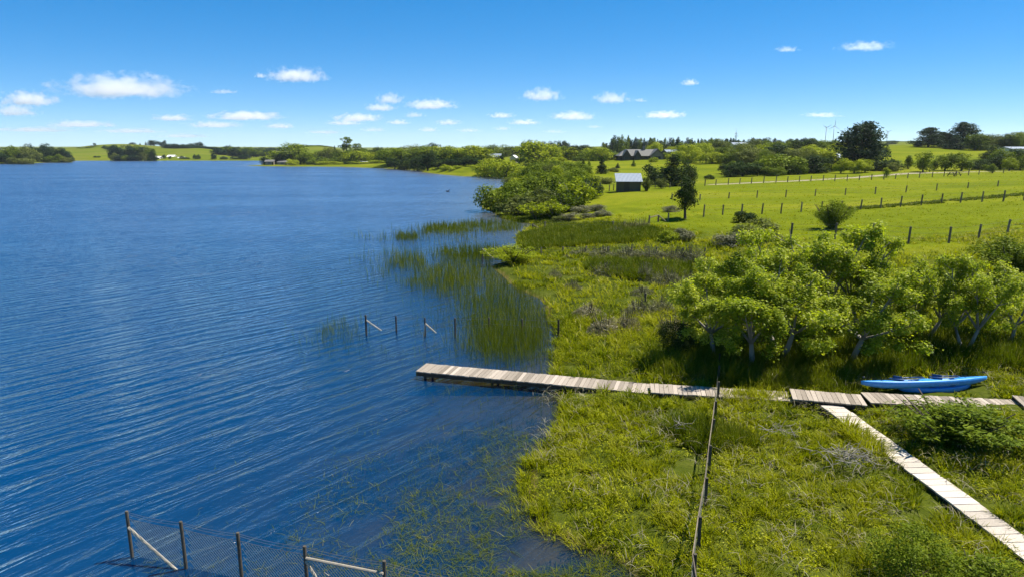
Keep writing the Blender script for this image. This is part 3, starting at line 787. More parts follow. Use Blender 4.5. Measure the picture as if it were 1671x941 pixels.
# ------------------------------------------------------------------ kayaks
def plastic(name, c):
    m, nt, out = new_mat(name)
    p = N(nt, 'ShaderNodeBsdfPrincipled', Roughness=.32); p.inputs['Base Color'].default_value = (*c, 1)
    n = noise(nt, 9, 4, .6); cc = ramp(nt, n, [(.35, tuple(x*.8 for x in c)), (.66, c), (.86, tuple(min(1, x*1.25+.03) for x in c))]); nt.links.new(cc, p.inputs['Base Color'])
    nt.links.new(math_(nt, 'ADD', .25, math_(nt, 'MULTIPLY', n, .3)), p.inputs['Roughness'])
    nt.links.new(p.outputs[0], out.inputs[0]); return m
M['kayak'] = plastic('kayak_plastic', (.045, .30, .72)); M['kayakd'] = plastic('kayak_well', (.012, .07, .20)); M['rubber'] = plastic('black_rubber', (.015, .015, .016))
def kayak(loc, rz, roll, label, L=4.25, letters=True):
    root = empty('kayak', loc, 0, label, 'kayak', None); root.rotation_euler = (roll, 0, rz)
    ns, nk = 34, 22
    def sec(t):     # half width, keel height, sheer height, crown
        w = .33*max(0.0, math.sin(pi*min(max(t, .0), 1)))**.62
        keel = .20*abs(2*t-1)**4; sheer = .235+.075*abs(2*t-1)**2.4; crown = .05*(1-abs(2*t-1)**3)
        return w, keel, sheer, crown
    V, Fs = [], []
    for i in range(ns):
        t = i/(ns-1); tt = .003+.994*t; w, kz, sz, cr = sec(tt); x = (tt-.5)*L
        for k in range(nk):
            a = 2*pi*k/nk
            yy = w*cos(a)*(abs(cos(a))**-.25 if abs(cos(a)) > .01 else 1)
            if sin(a) < 0: z = sz+(sz-kz)*sin(a)*(abs(sin(a))**-.2)
            else:
                z = sz+cr*sin(a)
                for c0, hl in ((.36, .135), (.66, .115)):      # seat wells pressed into the deck
                    e = ((tt-c0)/hl)**2+(yy/(w*.72+1e-6))**2
                    if e < 1: z -= .17*(1-e)**.35
            V.append((x, yy, z))
    for i in range(ns-1):
        for k in range(nk): Fs.append((i*nk+k, (i+1)*nk+k, (i+1)*nk+(k+1) % nk, i*nk+(k+1) % nk))
    Fs.append(tuple(range(nk))); Fs.append(tuple((ns-1)*nk+k for k in range(nk))[::-1])
    m = MB(); m.add(V, Fs); o = link('hull', m.mesh('hull', smooth=True), M['kayak'], root)
    for c0, hl in ((.36, .13), (.66, .11)):
        m = MB(); m.box(((c0-.5)*L-hl*L*.55, 0, .30), (.05, .40, .24), 0, .5); link('seat', m.mesh('seat'), M['kayakd'], root)
        m = MB(); m.tube([((c0-.5)*L+hl*L*cos(a), .27*sin(a), .335+.01*cos(2*a)) for a in np.linspace(0, 2*pi, 25)], .018, 6, cap=False)
        link('cockpit_rim', m.mesh('cockpit_rim', smooth=True), M['kayakd'], root)
    m = MB(); m.tube([((.36-.5)*L, -.04, .27), ((.36-.5)*L, .04, .27)], .02, 6)
    for s in (-1, 1):
        h = MB(); q = s*L*.47; h.tube([(q, -.05, .40), (q+s*.05, -.03, .45), (q+s*.05, .03, .45), (q, .05, .40)], .014, 6); link('carry_handle', h.mesh('carry_handle', smooth=True), M['rubber'], root)
        h = MB()
        for k in range(3): h.box((s*L*(.36-.03*k), 0, .345), (.012, .42-.05*k, .012), .5*(-1)**k)
        link('bungee', h.mesh('bungee'), M['rubber'], root)
    if letters:
        fc = bpy.data.curves.new('lettering', 'FONT'); fc.body = 'COOL DRIFT'; fc.size = .13; fc.extrude = .001; fc.shear = .25
        tmp = bpy.data.objects.new('lettering', fc); COL.objects.link(tmp)
        dg = bpy.context.evaluated_depsgraph_get(); me = bpy.data.meshes.new_from_object(tmp.evaluated_get(dg))
        COL.objects.unlink(tmp); bpy.data.objects.remove(tmp)
        n = len(me.vertices); co = np.zeros(n*3); me.vertices.foreach_get('co', co); co = co.reshape(-1, 3)
        x = co[:, 0]+.28; y = co[:, 1]
        out = np.zeros_like(co)
        for i in range(n):
            w, kz, sz, cr = sec(x[i]/L+.5)
            a = -(.62-y[i]*2.2); yy = w*cos(a)*abs(cos(a))**-.25; z = sz+(sz-kz)*sin(a)*abs(sin(a))**-.2
            out[i] = (x[i], -yy-.004, z)
        me.vertices.foreach_set('co', out.ravel()); me.update()
        link('lettering', me, M['white'], root)
    return root
k0 = unp(1404, 634, .62); k1 = unp(1610, 624, .66)
kx, ky = (k0[0]+k1[0])/2, (k0[1]+k1[1])/2; krz = math.atan2(k1[1]-k0[1], k1[0]-k0[0]); kL = math.hypot(k1[0]-k0[0], k1[1]-k0[1])
kayak((kx, ky-.05, H1(kx, ky)+.13), krz, R(-13), 'upper blue kayak with sunlit deck, tipped on top of the other by the boardwalk', kL)
k2 = unp(1593, 631, .62)
kayak((k2[0]-kL*.29, ky+.02, H1(kx, ky)-.10), krz+.01, R(-4), 'lower blue kayak in shade, only its pointed end showing under the other', kL*.58, False)

# ------------------------------------------------------------------ buildings
M['roofg'] = simple('grey_roof', (.085,.082,.075), (.15,.145,.13), 3, .7)
M['tin'] = simple('tin_roof', (.14,.165,.20), (.22,.26,.30), 2, .55, .1, spec=.5)
M['wallb'] = simple('brown_cladding', (.03,.028,.024), (.075,.065,.05), 3, .8, stretch=(1, 1, 6))
M['walls'] = simple('shed_wall', (.06,.055,.03), (.12,.105,.06), 3, .8, stretch=(6, 6, 1))
M['wallw'] = simple('pale_wall', (.45,.43,.40), (.62,.6,.56), 2, .7)
M['stone'] = simple('stone_wall', (.14,.115,.085), (.3,.25,.19), 6, .85)
M['glass'] = simple('window_glass', (.02,.03,.04), (.05,.06,.07), 2, .08, spec=.8)
M['roofb'] = simple('pale_blue_roof', (.42,.5,.58), (.6,.66,.72), 2, .5)
def gable_house(name, label, cat, x, y, z, w, d, eave, ridge, rz, wall, roof, over=.4, windows=2, chimney=False, door=True):
    root = empty(name, (x, y, z), rz, label, cat)
    m = MB(); e, r_ = eave, ridge
    m.add([(-w/2,-d/2,-.6),(w/2,-d/2,-.6),(w/2,d/2,-.6),(-w/2,d/2,-.6),(-w/2,-d/2,e),(w/2,-d/2,e),(w/2,d/2,e),(-w/2,d/2,e),(-w/2,0,r_-.05),(w/2,0,r_-.05)],
          [(0,1,5,4),(2,3,7,6),(1,2,6,9,5),(3,0,4,8,7)])
    link('wall', m.mesh('wall'), M[wall], root)
    m = MB(); s = (r_-e)/(d/2); oe = e-s*over
    for sg in (-1, 1):
        a = [(-w/2-over, sg*(d/2+over), oe), (w/2+over, sg*(d/2+over), oe), (w/2+over, 0, r_), (-w/2-over, 0, r_)]
        b = [(p[0], p[1], p[2]+.14) for p in a]
        m.add(a+b, [(0,1,2,3),(4,7,6,5),(0,4,5,1),(1,5,6,2),(3,7,4,0),(2,6,7,3)])
    link('roof', m.mesh('roof'), M[roof], root)
    for i in range(windows):
        m = MB(); wx = -w/2+w*(i+.7)/(windows+.4); m.box((wx, -d/2-.02, e*.55), (min(1.6, w/(windows*2.2)), .06, e*.42)); link('window', m.mesh('window'), M['glass'], root)
    if door:
        m = MB(); m.box((w*.42, -d/2-.02, e*.40), (.9, .06, e*.8)); link('door', m.mesh('door'), M['barkd'], root)
    if chimney:
        m = MB(); m.box((w*.2, .3, r_+.3), (.6, .6, 1.2)); link('chimney', m.mesh('chimney'), M['stone'], root)
    return root
# small shed: dark boarded walls under a single pitched tin roof
x, y, z = G(1027, 313)
y += 1.3; s = Z_of(y, z)/F; sw = 37*s
root = empty('field_shed', (x, y, z), R(-4), 'small dark boarded shed with a bright tin roof in the field by the shrubs', 'shed')
m = MB(); m.add([(-sw/2,-1.3,-.4),(sw/2,-1.3,-.4),(sw/2,1.3,-.4),(-sw/2,1.3,-.4),(-sw/2,-1.3,1.65),(sw/2,-1.3,1.65),(sw/2,1.3,2.6),(-sw/2,1.3,2.6)],
                [(0,1,5,4),(1,2,6,5),(2,3,7,6),(3,0,4,7)])
link('wall', m.mesh('wall'), M['walls'], root)
m = MB(); nn = 40
for i in range(nn):      # corrugated sheets
    xa = -sw/2-.3+(sw+.6)*i/nn; xb = -sw/2-.3+(sw+.6)*(i+1)/nn; za = .03*(i % 2); zb = .03*((i+1) % 2)
    m.add([(xa,-1.65,1.58+za),(xb,-1.65,1.58+zb),(xb,1.6,2.79+zb),(xa,1.6,2.79+za),(xa,-1.65,1.53),(xb,-1.65,1.53),(xb,1.6,2.74),(xa,1.6,2.74)],[(0,1,2,3),(7,6,5,4),(0,4,5,1),(2,6,7,3)])
link('roof', m.mesh('roof'), M['tin'], root)
m = MB(); m.box((-sw*.1, -1.33, .75), (.9, .05, 1.7)); link('door', m.mesh('door'), M['barkd'], root)
for sx in (-1, 1):
    m = MB(); m.box((sx*(sw/2-.03), -1.34, .65), (.1, .07, 2.0)); link('corner_post', m.mesh('corner_post'), M['postd'], root)
# farmhouse: long ridge with two small gables and one broad stone gable to the front
def farmhouse():
    Y = 285.0; x0 = at_depth(1006, 262, Y)[0]; x1 = at_depth(1084, 262, Y)[0]; cx = (x0+x1)/2; W = x1-x0
    z = H1(cx, Y-5); ez = at_depth(1045, 253.3, Y)[2]-z; rz_ = at_depth(1045, 243.6, Y)[2]-z
    z -= .1
    root = empty('farmhouse', (cx, Y, z), 0, 'long low farmhouse with dark walls, grey roof and three front gables on the lawn', 'house')
    d = 9.0
    m = MB(); m.box((0, 0, ez/2-.4), (W-1, d, ez+.8)); link('wall', m.mesh('wall'), M['wallb'], root)
    m = MB()
    for sg in (-1, 1):
        a = [(-W/2, sg*(d/2+.6), ez-.25), (W/2, sg*(d/2+.6), ez-.25), (W/2-3.2, 0, rz_), (-W/2+3.4, 0, rz_)]
        m.add(a, [(0,1,2,3)])
    m.add([(-W/2,-d/2-.6,ez-.25),(-W/2,d/2+.6,ez-.25),(-W/2+3.4,0,rz_)],[(0,1,2)]); m.add([(W/2,-d/2-.6,ez-.25),(W/2,d/2+.6,ez-.25),(W/2-3.2,0,rz_)],[(0,1,2)])
    ro = link('roof', m.mesh('roof'), M['roofg'], root)
    k = W/78.0
    for px, hw, top, wall in ((1018, 6.2, .93, 'wallb'), (1035.5, 5.2, .86, 'wallb'), (1067, 11, 1.0, 'stone')):
        gx = (px-1045)*k; w = hw*k; ty = rz_*top; b = ez-.2; yf = -d/2-2.2
        m = MB(); m.add([(gx-w*.86,yf,-.8),(gx+w*.86,yf,-.8),(gx+w*.86,yf,b+.2),(gx,yf,ty-.25),(gx-w*.86,yf,b+.2),(gx-w*.86,0,-.8),(gx+w*.86,0,-.8),(gx+w*.86,0,b+.2),(gx-w*.86,0,b+.2)],
                          [(0,1,2,3,4),(1,6,7,2),(5,0,4,8)]); link('gable_wall', m.mesh('gable_wall'), M[wall], root)
        m = MB()
        for sg in (-1, 1):
            a = [(gx+sg*w*1.08, yf-.5, b-.15), (gx, yf-.5, ty), (gx, -.1, ty), (gx+sg*w*1.08, -.1, b-.15)]
            m.add(a+[(p[0], p[1], p[2]+.2) for p in a], [(0,1,2,3),(7,6,5,4),(0,4,5,1),(3,7,4,0),(2,6,7,3)])
        link('gable_roof', m.mesh('gable_roof'), M['roofg'], root)
        f = MB(); f.box((gx, yf-.04, ez*.5), (w*.9, .08, ez*.5)); wi = link('window', f.mesh('window'), M['glass'], root)
        f = MB(); f.box((gx, yf-.09, ez*.5), (.08, .05, ez*.5)); f.box((gx, yf-.09, ez*.76), (w*.95, .05, .1)); link('frame', f.mesh('frame'), M['barkd'], wi)
    for px in (1047, 1053):
        f = MB(); f.box(((px-1045)*k, -d/2-.04, ez*.5), (1.2, .08, ez*.5)); link('window', f.mesh('window'), M['glass'], root)
    f = MB(); f.box(((1050-1045)*k, -.2, rz_+.5), (.9, .9, 1.6)); link('chimney', f.mesh('chimney'), M['stone'], root)
farmhouse()
def px_house(name, label, px0, px1, base, eave, ridge, Y, wall, roof, rz=0, d=7, cat='house', **k):
    x0 = at_depth(px0, base, Y)[0]; x1 = at_depth(px1, base, Y)[0]; cx = (x0+x1)/2
    z = max(H1(cx, Y), .1); zb = at_depth((px0+px1)/2, base, Y)[2]; z = min(z, zb) if zb < z+3 else z
    e = at_depth(px0, eave, Y)[2]-z; r_ = at_depth(px0, ridge, Y)[2]-z
    return gable_house(name, label, cat, cx, Y, z, x1-x0, d, max(e, .8), max(r_, e+.5), rz, wall, roof, **k)
px_house('farm_building', 'low house with a pale blue roof in the hedge left of the big dark pine', 1336, 1366, 267, 257.5, 251, 205, 'wallb', 'roofb', R(8))
px_house('farm_building', 'long pale roofed barn among the trees at the right edge of the picture', 1640, 1690, 250, 243.5, 240.5, 235, 'wallw', 'tin', R(-5), 8)
px_house('cottage', 'cottage with two bright skylights above the lakeside willows', 795, 817, 262, 256.5, 251.5, 300, 'stone', 'tin', 0, 6)
px_house('cottage', 'white gabled cottage among the trees left of the big round tree', 836, 842, 262, 258, 254, 300, 'wallw', 'white', R(60), 3, windows=1, door=False)
px_house('farm_building', 'white walled building peeking out from behind the garden trees on the skyline', 1194, 1216, 240, 236.5, 233, 380, 'wallw', 'tin', 0, 7)
px_house('farm_building', 'small pale roof in the garden trees right of the farmhouse', 1084, 1104, 252, 249, 245, 320, 'wallb', 'tin', R(10), 7)
px_house('farm_building', 'outbuilding left of the rounded hedge in the garden', 1172, 1196, 256, 251.5, 247, 260, 'stone', 'roofg', R(15), 6)
px_house('lake_house', 'flat pale house half hidden behind the trees of the wooded peninsula', 506, 532, 263, 260, 257.5, 400, 'wallb', 'white', 0, 6)
px_house('boat_shed', 'low grey roofed boat shed nearest the tip of the peninsula', 435, 448, 268, 264, 261.5, 372, 'stone', 'roofg', R(5), 5, 'boat shed', windows=1)
px_house('boat_shed', 'longer low grey roofed boat shed beside the round bush on the peninsula', 456, 471, 268, 265, 262.5, 374, 'stone', 'roofg', R(-4), 5, 'boat shed', windows=1)
px_house('farm_shed', 'white roofed shed at the edge of the bright field on the far shore', 168, 178, 256, 254.5, 253, 640, 'wallw', 'white', 0, 9, 'shed')
px_house('farm_shed', 'white shed just right of the big far shore tree clump', 255, 264, 260, 257.5, 255.5, 545, 'wallw', 'white', 0, 8, 'shed')
px_house('farm_shed', 'wide white roofed shed in the middle of the far shore farm', 276, 286, 258, 256, 253.5, 570, 'wallw', 'white', R(5), 8, 'shed')
px_house('farm_shed', 'small pale shed rightmost in the far shore farm', 294, 301, 260, 258, 256.5, 560, 'wallw', 'white', R(-8), 7, 'shed')

# ------------------------------------------------------------------ turbines and mast
def turbine(px, hub, Y, rot, blade, label):
    x, _, hz = at_depth(px, hub, Y); g = H1(x, Y)
    root = empty('wind_turbine', (x, Y, g), 0, label, 'wind turbine', 'wind turbines on the skyline')
    h = hz-g; m = MB(); m.tube([(0, 0, -2), (0, 0, h*.5), (0, 0, h)], [1.6, 1.2, .8], 12); link('tower', m.mesh('tower', smooth=True), M['steel'], root)
    m = MB(); m.tube([(0, -3.2, h+.8), (0, -2.5, h+.8), (0, 4.5, h+.9), (0, 5.2, h+.9)], [.9, 1.6, 1.6, .8], 10); link('nacelle', m.mesh('nacelle', smooth=True), M['steel'], root)
    ro = MB(); ro.tube([(0, -5.2, h+.8), (0, -4.2, h+.8), (0, -3.2, h+.8)], [.2, 1.2, 1.5], 10); hb = link('hub', ro.mesh('hub', smooth=True), M['steel'], root)
    for k in range(3):
        a = rot+k*2*pi/3; dx, dz = sin(a), cos(a); b = MB(); V = []; Fs = []
        for i, (t, c) in enumerate([(.03, 1.2), (.15, 2.2), (.35, 1.9), (.7, 1.3), (1, .6)]):
            cxx, cz = dx*blade*t, dz*blade*t
            for sx, sy in ((-.5, .15), (.5, -.15), (.5, -.35), (-.5, -.05)):
                V.append((cxx+dz*c*sx, -4.2+sy*c, h+.8+cz-dx*c*sx))
        for i in range(4):
            for q in range(4): Fs.append((i*4+q, i*4+(q+1) % 4, i*4+4+(q+1) % 4, i*4+4+q))
        Fs.append((16,17,18,19)); b.add(V, Fs); link('blade', b.mesh('blade'), M['steel'], root)
turbine(1348.5, 209, 2700, R(58), 19, 'left wind turbine on the skyline with two blades raised in a V')
turbine(1361.5, 206.5, 2500, R(4), 24, 'tallest wind turbine, with one blade pointing straight up')
turbine(1448.5, 216, 3000, R(62), 16, 'lone wind turbine right of the big dark pine')
def mast():
    Y = 1700; x, _, tz = at_depth(1202, 208.5, Y); g = H1(x, Y)-3; h = tz-g
    root = empty('radio_mast', (x, Y, g), 0, 'slim radio mast with dishes rising above the skyline firs', 'mast')
    m = MB()
    w0, w1 = 3.0, 1.0; hh = h*.72
    for sx in (-1, 1):
        for sy in (-1, 1): m.tube([(sx*w0/2, sy*w0/2, 0), (sx*w1/2, sy*w1/2, hh)], .28, 5)
    for i in range(12):
        z0 = hh*i/12; z1 = hh*(i+1)/12; wa = w0+(w1-w0)*i/12; wb = w0+(w1-w0)*(i+1)/12
        for s in (-1, 1):
            m.tube([(-s*wa/2, -wa/2, z0), (s*wb/2, -wb/2, z1)], .14, 4); m.tube([(-s*wa/2, wa/2, z0), (s*wb/2, wb/2, z1)], .14, 4)
            m.tube([(wa/2, -s*wa/2, z0), (wb/2, s*wb/2, z1)], .14, 4); m.tube([(-wa/2, -s*wa/2, z0), (-wb/2, s*wb/2, z1)], .14, 4)
    link('lattice_tower', m.mesh('lattice_tower'), M['steel'], root)
    m = MB(); m.tube([(0, 0, hh), (0, 0, h)], [.35, .18], 6); link('antenna', m.mesh('antenna'), M['steel'], root)
    for zz, r_ in ((.50, 3.6), (.66, 2.8)):
        m = MB(); m.tube([(0, 0, h*zz), (0, 0, h*zz+.8)], r_*.8, 10); link('platform', m.mesh('platform'), M['steel'], root)
        for a in (0, 2.1, 4.2):
            m = MB(); m.tube([(cos(a)*r_*.8, sin(a)*r_*.8, h*zz+1.2), (cos(a)*r_*1.1, sin(a)*r_*1.1, h*zz+1.2)], [.4, 1.3], 10); link('dish', m.mesh('dish'), M['steel'], root)
mast()

# ------------------------------------------------------------------ small things in the fields
x, y, z = G(1557, 288)
root = empty('picnic_table', (x, y, z), R(20), 'dark wooden picnic table with A shaped legs on the grass by the roadside fence', 'picnic table')
m = MB()
for k in range(5): m.box((0, -.36+.18*k, .80), (2.3, .16, .045), 0, rnd.random())
link('table_top', m.mesh('table_top'), M['postd'], root)
for s in (-1, 1):
    m = MB()
    for k in range(2): m.box((0, s*(.72+.15*k), .46), (2.3, .13, .045), 0, rnd.random())
    link('bench', m.mesh('bench'), M['postd'], root)
    for q in (-1, 1):
        m = MB(); m.beam((s*.85, q*.85, -.05), (s*.85, q*.28, .78), .06, .12); link('leg', m.mesh('leg'), M['postd'], root)
    m = MB(); m.beam((s*.85, -.9, .40), (s*.85, .9, .40), .05, .10); link('crossbar', m.mesh('crossbar'), M['postd'], root)
def skin_body(name, pts, edges, rad, mat, parent, sub=2):
    me = bpy.data.meshes.new(name); me.from_pydata(pts, edges, []); o = bpy.data.objects.new(name, me); COL.objects.link(o)
    md = o.modifiers.new('skin', 'SKIN'); md.use_smooth_shade = True
    for v, r_ in zip(me.skin_vertices[0].data, rad): v.radius = (r_, r_)
    me.skin_vertices[0].data[0].use_root = True
    s = o.modifiers.new('sub', 'SUBSURF'); s.levels = s.render_levels = sub
    dg = bpy.context.evaluated_depsgraph_get(); m2 = bpy.data.meshes.new_from_object(o.evaluated_get(dg))
    bpy.data.objects.remove(o)
    m2.name = name; o = link(name, m2, M[mat], parent); return o
x, y, z = G(1445, 250)
s = skin_body('sheep', [(0,0,.62),(.45,0,.66),(-.45,0,.64),(.72,0,.62),(.92,0,.50),(.42,.14,.42),(.44,.15,.20),(.44,.15,.0),(.42,-.14,.42),(.40,-.15,.20),(.40,-.15,0),
                        (-.42,.14,.42),(-.48,.15,.22),(-.44,.15,0),(-.42,-.14,.42),(-.50,-.15,.22),(-.46,-.15,0)],
              [(0,1),(0,2),(1,3),(3,4),(1,5),(5,6),(6,7),(1,8),(8,9),(9,10),(2,11),(11,12),(12,13),(2,14),(14,15),(15,16)],
              [.33,.28,.28,.13,.09,.09,.05,.05,.09,.05,.05,.10,.055,.05,.10,.055,.05], 'wallw', None, 1)
s.location = (x, y, z); s.rotation_euler = (0, 0, .4); tag(s, 'single pale sheep grazing on the bright hill right of the big pine', 'sheep')
x, y, _ = unp(730.5, 313)[0], unp(730.5, 313)[1], 0
s = skin_body('waterbird', [(0,0,.06),(.22,0,.08),(-.25,0,.10),(.30,0,.30),(.33,0,.42),(.44,0,.41),(-.42,0,.14)], [(0,1),(0,2),(1,3),(3,4),(4,5),(2,6)], [.15,.12,.11,.05,.065,.02,.03], 'rubber', None, 2)
s.location = (x, y, 0); tag(s, 'small dark waterbird floating on the open lake left of the promontory', 'waterbird')

# ------------------------------------------------------------------ alders in the marsh
def alder_meshes(seed):
    r = np.random.RandomState(seed); mb = MB(); tips = []
    stems = 2 if seed % 3 == 0 else 1
    for sN in range(stems):
        a0 = r.uniform(0, 2*pi); ln = .10 if stems == 1 else .16
        top = np.array([cos(a0)*ln, sin(a0)*ln, .30]); base = np.array([cos(a0)*.02, sin(a0)*.02, -.03])
        mb.tube([base, (base+top)/2+np.array([r.normal()*.012, r.normal()*.012, 0]), top], [.030, .024, .018], 8, .65)
        for k in range(7 if stems == 1 else 5):
            a = a0+k*2.4+r.uniform(-.4, .4); el = r.uniform(.30, 1.25); L = r.uniform(.34, .60)
            d = np.array([cos(a)*cos(el), sin(a)*cos(el), sin(el)])
            p1 = top+d*L*.5+np.array([0, 0, .03]); p2 = top+d*L+np.array([0, 0, .07]); p2[2] = min(p2[2], .97)
            mb.tube([top*.97+base*.03, p1, p2], [.014, .009, .004], 6, .55, cap=False)
            for q in range(6):
                f = r.uniform(.35, 1); s0 = top+(p2-top)*f
                dd = d*.5+unit(1, r)[0]*.8; dd[2] = abs(dd[2])*.6+.1; dd /= np.linalg.norm(dd)
                s1 = s0+dd*r.uniform(.10, .24); mb.tube([s0, s1], [.005, .002], 4, .5, cap=False)
                tips.append(s1); tips.append(s0+(s1-s0)*.55)
            tips.append(p2)
    T = np.array(tips); T = np.concatenate([T, T[T[:, 2] < .6][::3]*np.array([1.08, 1.08, .62])]); T = T[T[:, 2] > .10]; T = T[r.rand(len(T)) < .72]
    n = 16500; k = r.randint(len(T), size=n); off = r.normal(size=(n, 3))*np.array([.033, .033, .030]); P = T[k]+off
    Nn = off/np.linalg.norm(off, axis=1, keepdims=True)*.5+unit(n, r)*.7+np.array([0, 0, .85]); Nn /= np.linalg.norm(Nn, axis=1, keepdims=True)
    V, Qq = leaf_quads(P, Nn, .0245, r, .62)
    tt = r.uniform(-.2, .2, len(T)); tint = np.clip(.53+tt[k]+.22*r.normal(size=n), 0, 1)  # wide spread, so more leaves take the painted pale highlight tone
    cm = raw_mesh('alder_crown', V, Qq, tint); cm.materials.append(M['alder'])
    tm = mb.mesh('alder_trunk', smooth=True); tm.materials.append(M['bark'])
    w = np.percentile(np.abs(V[:, :2]), 98)*2; h = np.percentile(V[:, 2], 99.8)
    return cm, tm, w, h
M['alder'] = foliage('alder_leaves', [(0, (.10,.145,.006)), (.45, (.235,.285,.010)), (.8, (.36,.39,.025)), (1, (.46,.48,.10))], .5, .5, .35, .12)  # palest stops paint glossy leaf highlights into the colour
AL = [alder_meshes(s) for s in (40, 41, 42, 45)]
def alder(px, base, top, wpx, label, v, rz, Y=None):
    x, y, z = G(px, base); s = Z_of(y, z)/F
    Hm = at_depth(px, top, y)[2]-z; Wm = wpx*s
    cm, tm, w, h = AL[v % len(AL)]
    root = empty('alder_tree', (x, y, z-.03), rz, label, 'tree', 'alders in the marsh')
    root.scale = (Wm/w, Wm/w, Hm/h)
    for nm, m_ in (('crown', cm), ('trunk', tm)):
        o = bpy.data.objects.new(nm, m_); COL.objects.link(o); o.parent = root
for a in [(1168,590,428,150,'leftmost alder at the edge of the marsh, its low trunk beside the end-on fence',1,.5),
          (1221,600,440,150,'front alder with a pale forked trunk above the boardwalk',0,1.9),
          (1270,586,415,185,'alder with one pale slanting trunk right of the forked alder',2,2.7),
          (1382,594,430,190,'wide alder with thin spreading branches, in the middle of the clump left of the kayaks',1,4.1),
          (1508,562,412,130,'slim alder left of the two leaning pale trunks, behind the kayaks',2,.2),
          (1571,580,418,150,'alder with a thick leaning pale trunk just behind the kayaks',3,3.3),
          (1645,567,440,130,'rightmost alder, cut by the right edge of the picture',1,5.2),
          (1245,545,372,170,'tall alder in the second row above the forked trunk',3,4.4),
          (1335,540,362,190,'tallest alder crown at the top of the clump, against the paddock',2,1.2),
          (1405,535,385,150,'alder at the right shoulder of the clump, its crown ending against the bright paddock',3,.9),
          (1195,555,415,120,'alder crown in the second row at the left shoulder of the clump',0,2.2),
          (1440,560,445,130,'low alder filling the dip between the big clump and the three on the right',1,3.0),
          (1610,545,425,120,'alder half hidden between the two rightmost trunks',0,5.8)]: alder(*a)
# ------------------------------------------------------------------ shrubs near by
for a in [('plume',1357,374,46,42,'dark green upright shrub standing behind the top of the alder clump','mid'),
          ('bush',1215,362,17,28,'small dark rounded bush at the fence behind the alders','dark'),
          ('bush',1232,392,34,60,'grey green bush at the upper left of the alder clump','olive'),
          ('bush',1192,402,22,44,'grey leafless bush left of the alder clump','grey'),
          ('plume',1648,452,62,75,'tall dark broom like shrub at the right edge above the alders','mid'),
          ('plume',1558,722,66,140,'big feathery shrub leaning over the boardwalk in front of the kayaks','mid'),
          ('leafy',1490,950,95,105,'dark green bush in the bottom right corner below the plank path','mid'),
          ('plume',1600,985,70,100,'leafy shrub in the bottom right corner touching the plank path','mid'),
          ('leafy',1105,575,55,50,'dark tussock shrub in the shade left of the alders','dark'),
          ('plume',835,430,28,58,'bright yellow green shrub on the point by the water inlet','lime'),
          ('bush',1110,393,20,34,'pale grey green bush below the lone tree','grey'),
          ('bush',1088,394,18,32,'bright green bush left of the pale grey bush below the lone tree','lime')]:
    tree(a[0], a[1], a[2], a[3], a[4], a[5], a[6])
g = 'grey brush clumps in the marsh'
for i, (px, pb, h, w, m) in enumerate([(1095,346,10,24,'grey'),(1022,374,9,30,'grey'),(1045,374,11,34,'grey'),(985,352,9,24,'grey'),(972,344,10,26,'grey'),(948,347,11,24,'grey'),(930,358,11,26,'grey'),(958,356,8,26,'grey'),(912,362,10,22,'olive'),(1007,381,7,26,'grey'),
        (950,416,8,46,'grey'),(985,418,9,54,'grey'),(1025,420,11,54,'grey'),(1062,421,11,56,'grey'),(1098,422,12,50,'grey'),(1130,424,14,50,'grey'),
        (985,446,10,46,'grey'),(1010,449,9,40,'grey'),(1055,455,16,34,'grey'),(1090,462,15,44,'grey'),(1120,465,15,44,'grey'),(905,452,8,24,'grey'),(1050,478,8,40,'grey'),
        (960,512,13,50,'straw'),(1045,512,15,60,'grey'),(1075,508,16,50,'grey'),(990,540,18,60,'straw'),(1025,536,18,40,'straw'),(935,470,8,30,'grey'),(1098,540,16,50,'straw'),(1150,505,14,44,'grey')]):
    tree('bush' if pb < 366 else 'mound', px, pb, h*(1 if pb < 366 else 1.55), w, 'low tangled clump of grey dead brush among the marsh grass', m, g, name='brush_clump')
# ------------------------------------------------------------------ lone tree and trees about the shed
for a in [('ovoid',1118,357,62,27,'lone small dark tree with a bare trunk in the paddock by the fence','dark'),
          ('bush',1066,302,31,36,'round dark evergreen right behind the shed','dark'),
          ('cone',1098,304,48,38,'large dark conical tree right of the shed','dark'),
          ('dense',1125,301,34,22,'dark rounded tree, smallest of the three evergreens right of the shed','dark'),
          ('spray',1055,312,20,14,'grey green shrub at the right wall of the shed','olive'),
          ('round',1079,308,16,17,'small clipped round tree between the shed and the lone tree','olive'),
          ('cone',982,284,22,15,'small dark conical tree alone on the farmhouse lawn','dark'),
          ('cone',1034,272,10,6,'tiny clipped conifer in front of the farmhouse','mid'),
          ('cone',1008,275,8,6,'tiny dark shrub on the lawn left of the clipped conifer','dark'),
          ('bush',1002,281,7,16,'low brown bush on the lawn near the conical tree','olive'),
          ('bush',1066,265,8,12,'round light bush in front of the stone gable of the farmhouse','lime'),
          ('bush',980,300,12,34,'long pale bush beside the gravel path patches','olive'),
          ('cone',951,293,30,10,'left one of two slim dark trees at the edge of the willows','dark'),
          ('cone',961,291,26,9,'right one of two slim dark trees at the edge of the willows','mid'),
          ('dense',965,325,33,28,'dark rounded bush at the right end of the willow thicket','dark'),
          ('dense',976,320,17,14,'small dark round bush beside the yard fence','dark')]:
    tree(a[0], a[1], a[2], a[3], a[4], a[5], a[6])
